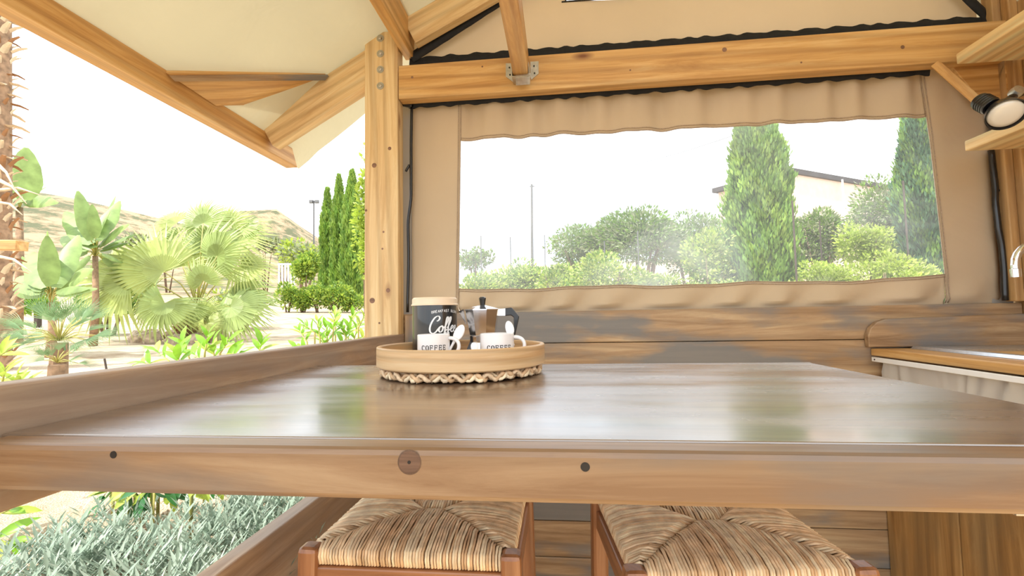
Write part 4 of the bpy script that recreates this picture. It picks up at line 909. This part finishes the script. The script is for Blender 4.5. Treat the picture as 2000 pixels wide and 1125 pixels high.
# tall date palm trunk at the left edge
c0=atd(6,700,5.2); c1=atd(-4,-60,5.2); g0=gz(c0.x,c0.y); dp=empty('date_palm',(c0.x,c0.y,g0),'tall shaggy palm trunk with old frond bases at the left edge','palm tree')
q=MB(); A_=Vector((c0.x-.05,c0.y,g0-.1)); B_=Vector((c1.x-.03,c1.y,c1.z+.4)); q.tube([lerp(A_,B_,i/12) for i in range(13)],.115,14); q.build('trunk',trunkM,dp)
hb0=MB(); rd=random.Random(4)
hm=[]
for i in range(3):
    q=MB(); L=.15; q.add([(0,-.032,0),(0,.032,0),(L*.5,-.028,.03),(L*.5,.028,.03),(L,-.016,.035),(L,.016,.035),(0,0,-.02),(L*.5,0,.012),(L,0,.025)],[(0,1,3,2),(2,3,5,4),(0,2,7,6),(2,4,8,7),(1,6,7,3),(3,7,8,5),(4,5,8)]); o=q.build('frond_base',[husk,huskd,husk][i]); hm.append(o.data); D.objects.remove(o)
for i in range(290):
    t=i/290; a=i*2.39996+rd.uniform(-.2,.2); p=lerp(A_,B_,t)+Vector((math.cos(a)*.10,math.sin(a)*.10,0)); d=Vector((math.cos(a),math.sin(a),rd.uniform(.3,1.1))) if rd.random()>.25 else Vector((math.cos(a),math.sin(a),-.5))
    o=D.objects.new('frond_base',hm[i%3]); COL.objects.link(o); setM(o,p,d,(0,0,1)); s_=rd.uniform(.6,1.15); o.matrix_basis=o.matrix_basis@Matrix.Scale(s_,4); setpar(o,dp)
# dry hanging frond stalks low on the trunk
for (x0,y0,x1,y1) in ((6,352,52,398),(4,372,76,380),(2,395,44,420),(0,500,62,532),(2,320,30,372)):
    q=MB(); a=atd(x0-8,y0,5.1); b=atd(x1,y1,4.9); q.tube([a,(a+b)/2+Vector((0,0,.05)),b],[.022,.014,.004],6); q.build('dry_stalk',husk,dp,smooth=True)
# timber arm at the left edge, railing
la=tag(timber('timber_arm',atd(-40,478,2.6),atd(44,480,2.6),.07,.055,honey),'sawn timber arm end poking in at the left edge of the view','beam')
e=empty('dark_fence',atd(36,610,11),'dark post and rail fence behind the broad leaved plants at left','fence')
for x in (36,74): timber('post',atd(x,640,11),atd(x,545,11),.10,.10,darkpost,e)
for y in (572,600): timber('rail',atd(-20,y,11),atd(110,y+4,11),.05,.05,darkpost,e)
q=MB(); 
# shrubs and hedge in the left garden
mixg=[G_sh,G_sh2]
bush('round_shrub',600,525,27,30,24,3800,.16,[G_sh2,G_sh],'round bushy green shrub left of the three cypresses','shrub',clump=20)
hedge=[(562,580,24,26),(592,582,24,24),(622,580,26,26),(655,582,26,26),(690,585,26,28)]
for i,(x,y,a,b_) in enumerate(hedge): bush('hedge_shrub',x,y,a,b_,20,1700,.13,[G_sh,G_sh2],['leftmost low shrub of the hedge row beyond the sand','second low shrub from the left in the hedge row','middle low shrub of the hedge row beyond the sand','low hedge row shrub below the middle cypress','rightmost low shrub of the hedge row beside the post'][i],'shrub','low hedge row')
bush('leafy_tree',716,420,22,150,14,1500,.16,[G_sh],'slender leafy tree half hidden behind the left side of the post','tree',clump=24)
bush('garden_shrub',40,592,48,26,9,1800,.10,[G_sh,G_laur],'low bright green shrub at the far left under the broad leaves','shrub')
bush('garden_shrub',215,590,60,34,10,2400,.10,[G_sh2,G_cyp],'dark green shrub behind the fan palm frond at left','shrub')
bush('garden_shrub',470,590,70,26,12,2200,.11,[G_sh,G_ol],'pale green shrub right of the fan palm trunk','shrub')
bush('garden_shrub',590,500,60,28,40,1500,.4,[G_ol,G_sh],'greyish bush at the foot of the hill right of the fan palm','shrub')
# scattered far scrub on hill as small bushes (foot of the hill)
for i,(x,y) in enumerate(((330,500),(380,470),(520,478),(555,490),(270,470),(480,455))): bush('hill_bush',x,y,26,13,60,400,.5,[G_far,G_ol],'small faded bush at the foot of the dry hill','shrub','bushes at the foot of the hill')
# white gate
wg_=empty('white_gate',atd(560,570,26),'white slatted gate left of the round shrub','gate')
for i in range(6): timber('gate_slat',atd(545+i*6,572,26),atd(545+i*6,514,26),.10,.03,whitewall,wg_,bevel=0)
timber('gate_rail',atd(543,516,25.9),atd(578,516,25.9),.05,.08,whitewall,wg_,bevel=0)
# light pole
lpole=empty('floodlight_pole',atd(613,560,40),'thin pole with two floodlights beside the cypresses','pole')
q=MB(); q.tube([atd(613,580,40),atd(613,392,40)],.07,8); q.build('mast',polM,lpole)
for x in (608,619): q=MB(); c=atd(x,394,40); q.box((c.x-.16,c.y-.12,c.z-.14),(c.x+.16,c.y+.12,c.z+.14)); q.build('floodlight',polM,lpole,bevel=.02)
# --- leafy shrubs near the tent: every leaf a part
def laurel_leaf(L,Wd,mat,nm='leaf'):
    q=MB(); n=5; vs=[]
    for i in range(n+1):
        t=i/n; w=Wd*math.sin(math.pi*t)**.8 if 0<i<n else .0005; x=L*t; z=-.22*L*t*t; vs+=[(x,-w,z+w*.35),(x,0,z),(x,w,z+w*.35)]
    q.add(vs,[(j*3+k,j*3+k+1,(j+1)*3+k+1,(j+1)*3+k) for j in range(n) for k in range(2)]); o=q.build(nm,mat,smooth=True); me=o.data; D.objects.remove(o); return me
LL=[laurel_leaf(1,.17,G_laur),laurel_leaf(1,.15,G_laur2),laurel_leaf(1,.17,G_sh)]
def sprigs(name,label,spr,dep,Lpx,mk_,seed=0,per=7,cat='shrub'):
    rd=random.Random(seed); c=atd(*spr[0][:2],dep); g0=gz(c.x,c.y); e=empty(name,(c.x,c.y,g0),label,cat)
    for (x,y,ang,ln) in spr:
        dd=rd.uniform(-.12,.12)*dep; d_=dep+dd*.6; a=math.radians(ang); p=atd(x,y,d_); v=(CR*math.cos(a)+CU*math.sin(a)+CF*rd.uniform(-.4,.4)).normalized(); Ls=ln*d_/FPX
        q=MB(); b0=Vector((p.x,p.y,gz(p.x,p.y)-.03)) if gz(p.x,p.y)<p.z else p-v*.05; q.tube([b0,p,p+v*Ls],[.006,.005,.002],5); q.build('stem',stemM,e,smooth=True)
        for k_ in range(per):
            t=.1+.9*k_/(per-1); pp=p+v*Ls*t; ph=k_*2.4+rd.uniform(-.3,.3); o1=v.orthogonal().normalized(); o2=v.cross(o1); sp_=lerp(1.1,.35,t)
            d=(v*.9+(o1*math.cos(ph)+o2*math.sin(ph))*sp_+Vector((0,0,.15))).normalized(); L=Lpx*d_/FPX*rd.uniform(.75,1.15)*lerp(1,.75,t)
            o=D.objects.new('leaf',LL[mk_ if rd.random()>.2 else 2]); COL.objects.link(o); setM(o,pp,d,(v*.6+Vector((0,0,1))-CF*.5)); o.matrix_basis=o.matrix_basis@Matrix.Scale(L,4); setpar(o,e)
    return e
rd=random.Random(11)
sprigs('laurel_shrub','bright green laurel shrub over the rail left of the post',[(600,668,130,30),(625,662,100,34),(650,655,85,38),(680,650,70,36),(700,640,60,36),(605,690,160,28),(640,690,110,30),(665,680,60,36),(690,672,80,40),(615,650,140,24),(655,640,95,28),(640,670,90,30),(705,668,60,30),(676,660,120,24)],2.9,30,0,5,7)
sprigs('laurel_shrub','bright green laurel shrub poking over the middle of the left rail',[(330,705,150,40),(370,700,120,34),(400,690,85,36),(430,690,45,34),(300,712,175,30),(395,705,150,30),(440,702,20,26),(505,690,80,20),(350,712,100,20),(420,700,90,26)],2.5,44,0,6,6)
sprigs('laurel_shrub','light green leaves low at the left end of the rail',[(5,745,60,30),(20,760,20,36),(40,765,100,22),(-8,700,30,26),(0,765,150,20)],2.2,48,2,7,6)
sprigs('rubber_shrub','dark glossy green shrub hanging under the table left end',[(250,935,-100,50),(280,940,-80,44),(235,945,-150,34),(310,938,-60,40),(345,936,-40,36),(375,934,-20,30),(222,955,-130,36),(265,945,-95,46),(300,940,-110,36),(400,938,-30,24)],1.62,50,1,8,6)
sprigs('rubber_shrub','broad green leaves at the lower left corner of the view',[(-20,1010,20,46),(-14,1050,-20,40),(-20,985,40,40),(-24,1090,10,36)],1.5,70,0,9,5)
# silver leaved ground cover
def silver_mesh(seed,n=150,R=.16,H=.15,L=.055):
    rg=np.random.default_rng(seed); nst=22; sa=rg.uniform(0,6.28,nst); sr=R*np.sqrt(rg.uniform(0,1,nst)); k=rg.integers(0,nst,n*2)
    t=rg.uniform(.25,1,n*2); cx=sr[k]*np.cos(sa[k]); cy=sr[k]*np.sin(sa[k]); lean=.35
    P=np.stack([cx*(1+lean*t),cy*(1+lean*t),H*t*rg.uniform(.8,1.1,n*2)*(1-.4*(sr[k]/R)**2)],1)
    a=rg.uniform(0,6.28,n*2); Dr=np.stack([np.cos(a),np.sin(a),.25+.9*t],1); Dr/=np.linalg.norm(Dr,axis=1)[:,None]
    Nn=np.tile([0,0,1.],(n*2,1))+.3*nrand(n*2); l=L*rg.uniform(.6,1.25,n*2)
    return leafmesh('silver_leaves',P,Dr,l,l*.15,[G_sil,G_sil2],rg.integers(0,2,n*2),fold=.12,Nn=Nn)
SM=[silver_mesh(i,n=150) for i in range(4)]
SPOT=[]
for (x,y,dep) in [(560,975,0),(520,1000,0),(480,1020,0),(440,1045,0),(410,1075,0),(380,1100,0),(540,985,0),(505,1040,0),(470,1065,0),(250,1060,0),(220,1080,0),(120,1090,0),(60,1100,0),(30,1120,0),(240,1120,0),(160,1120,0),(590,965,0),(420,1120,0),(575,1000,0),(230,1030,0),(100,1118,0),(500,968,0),(540,960,0)]:
    P=None
    for dd in np.linspace(.6,4,120):
        q_=atd(x,y,float(dd)); 
        if q_.z<=gz(q_.x,q_.y)+.08: P=q_; break
    if P is None: continue
    P.x=min(P.x,-.93)
    SPOT.append(P)
for i,P in enumerate(SPOT):
    e=empty('silver_plant',(P.x,P.y,gz(P.x,P.y)-.01),'low clump of silver leaved plant in the bed beside the low side board','plant','silver leaved plants under the table')
    o=addmesh('silver_leaves',SM[i%4],e,(P.x,P.y,gz(P.x,P.y)-.01)); o.rotation_euler.z=i*1.7; tag(o,kind='stuff')
# pebbles between
q=MB(); rd=random.Random(5)
for i in range(2600):
    x=rd.uniform(-1.9,-.80); y=rd.uniform(.3,2.2); r=rd.uniform(.003,.008); z=gz(x,y); q.add([(x+r,y,z),(x-r*.5,y+r*.8,z),(x-r*.5,y-r*.8,z),(x,y,z+r)],[(0,1,3),(1,2,3),(2,0,3)])
tag(q.build('gravel',rockM),'fine pale gravel on the soil between the silver plants','gravel',kind='stuff')
for i in range(1):
    P=[(415,968),(432,962),(396,958)][i]; 
    c=atd(*P,2.0); z=gz(c.x,c.y); q=MB(); q.lathe([(.001,-.03),(.045,-.01),(.04,.03),(.001,.05)],(c.x,c.y,z),6); tag(q.build('bed_stone',huskd),'brown stone on the soil behind the silver plants','rock')
# small stake
tag(timber('ground_stake',atd(208,722,3.4),atd(204,700,3.4),.012,.012,darkpost),'small dark stake in the soil right of the dwarf palm','stake')
# --- beyond the window
def olive(x,y,wx,wy,dep,label,mats=[G_ol,G_sh2],n=5000,L=.16,cat='tree',nm='olive_tree',grp=None): return bush(nm,x,y+14,wx*1.08,wy*1.25,dep,int(n*1.5),L,mats,label,cat,grp,clump=26,Wd=.4)
olive(1140,470,70,36,24,'grey green bushy tree at the left end of the tree line in the window',n=4500,L=.2)
olive(1250,455,95,52,22,'largest grey green tree in the middle of the window',n=7500,L=.2)
olive(1345,455,60,50,23,'green tree left of the broad cypress in the window',mats=[G_sh2,G_ol],n=4500,L=.2)
olive(1420,470,40,60,19,'sparse olive tree directly left of the broad cypress',n=2600)
olive(1600,455,55,52,17,'olive tree directly right of the broad cypress in front of the house',n=4000)
olive(1740,430,72,80,16,'large olive tree beside the right hand cypress in the window',n=6500)
olive(928,492,32,16,60,'distant dark rounded tree at the left end of the window',mats=[G_sh2,G_far],n=900,L=.5,nm='distant_tree')
br_=[(940,560,60,30,12),(1010,545,50,34,12.5),(1090,550,70,44,12),(1180,545,80,52,11.5),(1270,560,60,30,12),(1385,520,50,70,11),(1400,575,70,30,10.5)]
lab=['yellow green shrub at the lower left corner of the window','yellow green shrub second from the left along the window bottom','yellow green shrub below the left end of the tree line','broad yellow green shrub below the middle tree','low pale shrub left of the taller yellow green one','tall yellow green shrub left of the broad cypress','low green shrub at the foot of the broad cypress, left side']
for (x,y,a,b_,dp_),l_ in zip(br_,lab): bush('window_shrub',x,y,a,b_,dp_,3200,.10,[G_sh,G_fan2,G_sh2],l_,'shrub','bright shrubs beyond the window',clump=22)
br_=[(1690,480,50,46,10.5),(1610,545,60,44,10),(1720,550,80,50,9.6),(1790,560,50,40,9.8),(1570,580,60,26,9.5)]
lab=['yellow green leafy shrub rising in front of the olive tree right of the house','low yellow green shrub right of the broad cypress','wide yellow green shrub between the two window cypresses','yellow green shrub at the foot of the right hand cypress','low shrub at the foot of the broad cypress, right side']
for (x,y,a,b_,dp_),l_ in zip(br_,lab): bush('window_shrub',x,y,a,b_,dp_,3600,.085,[G_sh,G_fan2,G_sh],l_,'shrub','bright shrubs beyond the window',clump=24)
# house
hs=empty('house',atd(1563,600,30),'pale two storey house with dark roof edge beyond the window','building')
C0=atd(1563,600,30); Ct=atd(1563,335,30); L0=atd(1413,600,34.5); Lt=atd(1413,366,34.5); R0=atd(1760,600,34.8); Rt=atd(1760,372,34.8); zt=Ct.z; BK=L0+(R0-C0)
zb=gz(C0.x,C0.y)-.5
q=MB(); pts=[Vector((p.x,p.y,zb)) for p in (L0,C0,R0,BK)]; q.prism(pts,(0,0,zt-zb)); q.build('wall',stucco,hs)
ctr=(pts[0]+pts[2])/2; ov=[ctr+(p-ctr)*1.07 for p in pts]; 
q=MB(); q.prism([Vector((p.x,p.y,zt)) for p in ov],(0,0,.34)); q.build('roof_edge',roofM,hs)
q=MB(); v=[Vector((p.x,p.y,zt+.34)) for p in ov]; ap=Vector((ctr.x,ctr.y,zt+.9)); q.add(v+[ap],[(0,1,4),(1,2,4),(2,3,4),(3,0,4)]); q.build('roof',roofM,hs)
q=MB(); a=atd(1645,350,32); q.tube([Vector((a.x,a.y,zb)),Vector((a.x,a.y,zt))],.06,6); q.build('drainpipe',whitewall,hs)
dl=(pts[1]-pts[0]).normalized(); nl=Vector((dl.y,-dl.x,0)); 
for t in (.25,.7):
    c=lerp(pts[0],pts[1],t); 
    q=MB(); q.bar(c+nl*.02+Vector((-dl.x*.45,-dl.y*.45,zt-zb-3.2)),c+nl*.02+Vector((dl.x*.45,dl.y*.45,zt-zb-3.2)),.06,1.2); q.build('window',roofM,hs)
# poles, wire
up=empty('utility_pole',atd(1039,560,35),'tall thin utility pole in the left part of the window','pole')
q=MB(); q.tube([atd(1040,600,35),atd(1038.5,360,35)],[.12,.09],8); q.build('mast',polM,up); q=MB(); q.tube([atd(1034,364,35),atd(1044,364,35)],.04,6); q.build('cross_arm',polM,up)
w=MB(); w.tube([atd(1240,322,40),atd(1330,298,33),atd(1432,265,26),atd(1520,232,21)],.02,4); tag(w.build('overhead_wire',polM),'thin overhead wire crossing the sky in the window','wire')
for i,(x,y0,y1,dp_) in enumerate(((940,460,520,14),(998,462,540,14),(1065,458,520,16),(1183,470,560,14),(1249,450,560,14),(1555,390,530,9),(1776,350,530,9.5),(1607,430,540,12))):
    p=atd(x,y1,dp_); g0=gz(p.x,p.y); t_=atd(x,y0,dp_); q=MB(); q.tube([(p.x,p.y,g0-.1),(p.x,p.y,t_.z)],.018,6)
    tag(q.build('fence_stake',polM if i<5 else darkpost),['pale thin fence stake beyond the left half of the window','dark thin fence stake beyond the right half of the window'][i>4],'post','thin fence stakes beyond the window '+('left' if i<5 else 'right'))
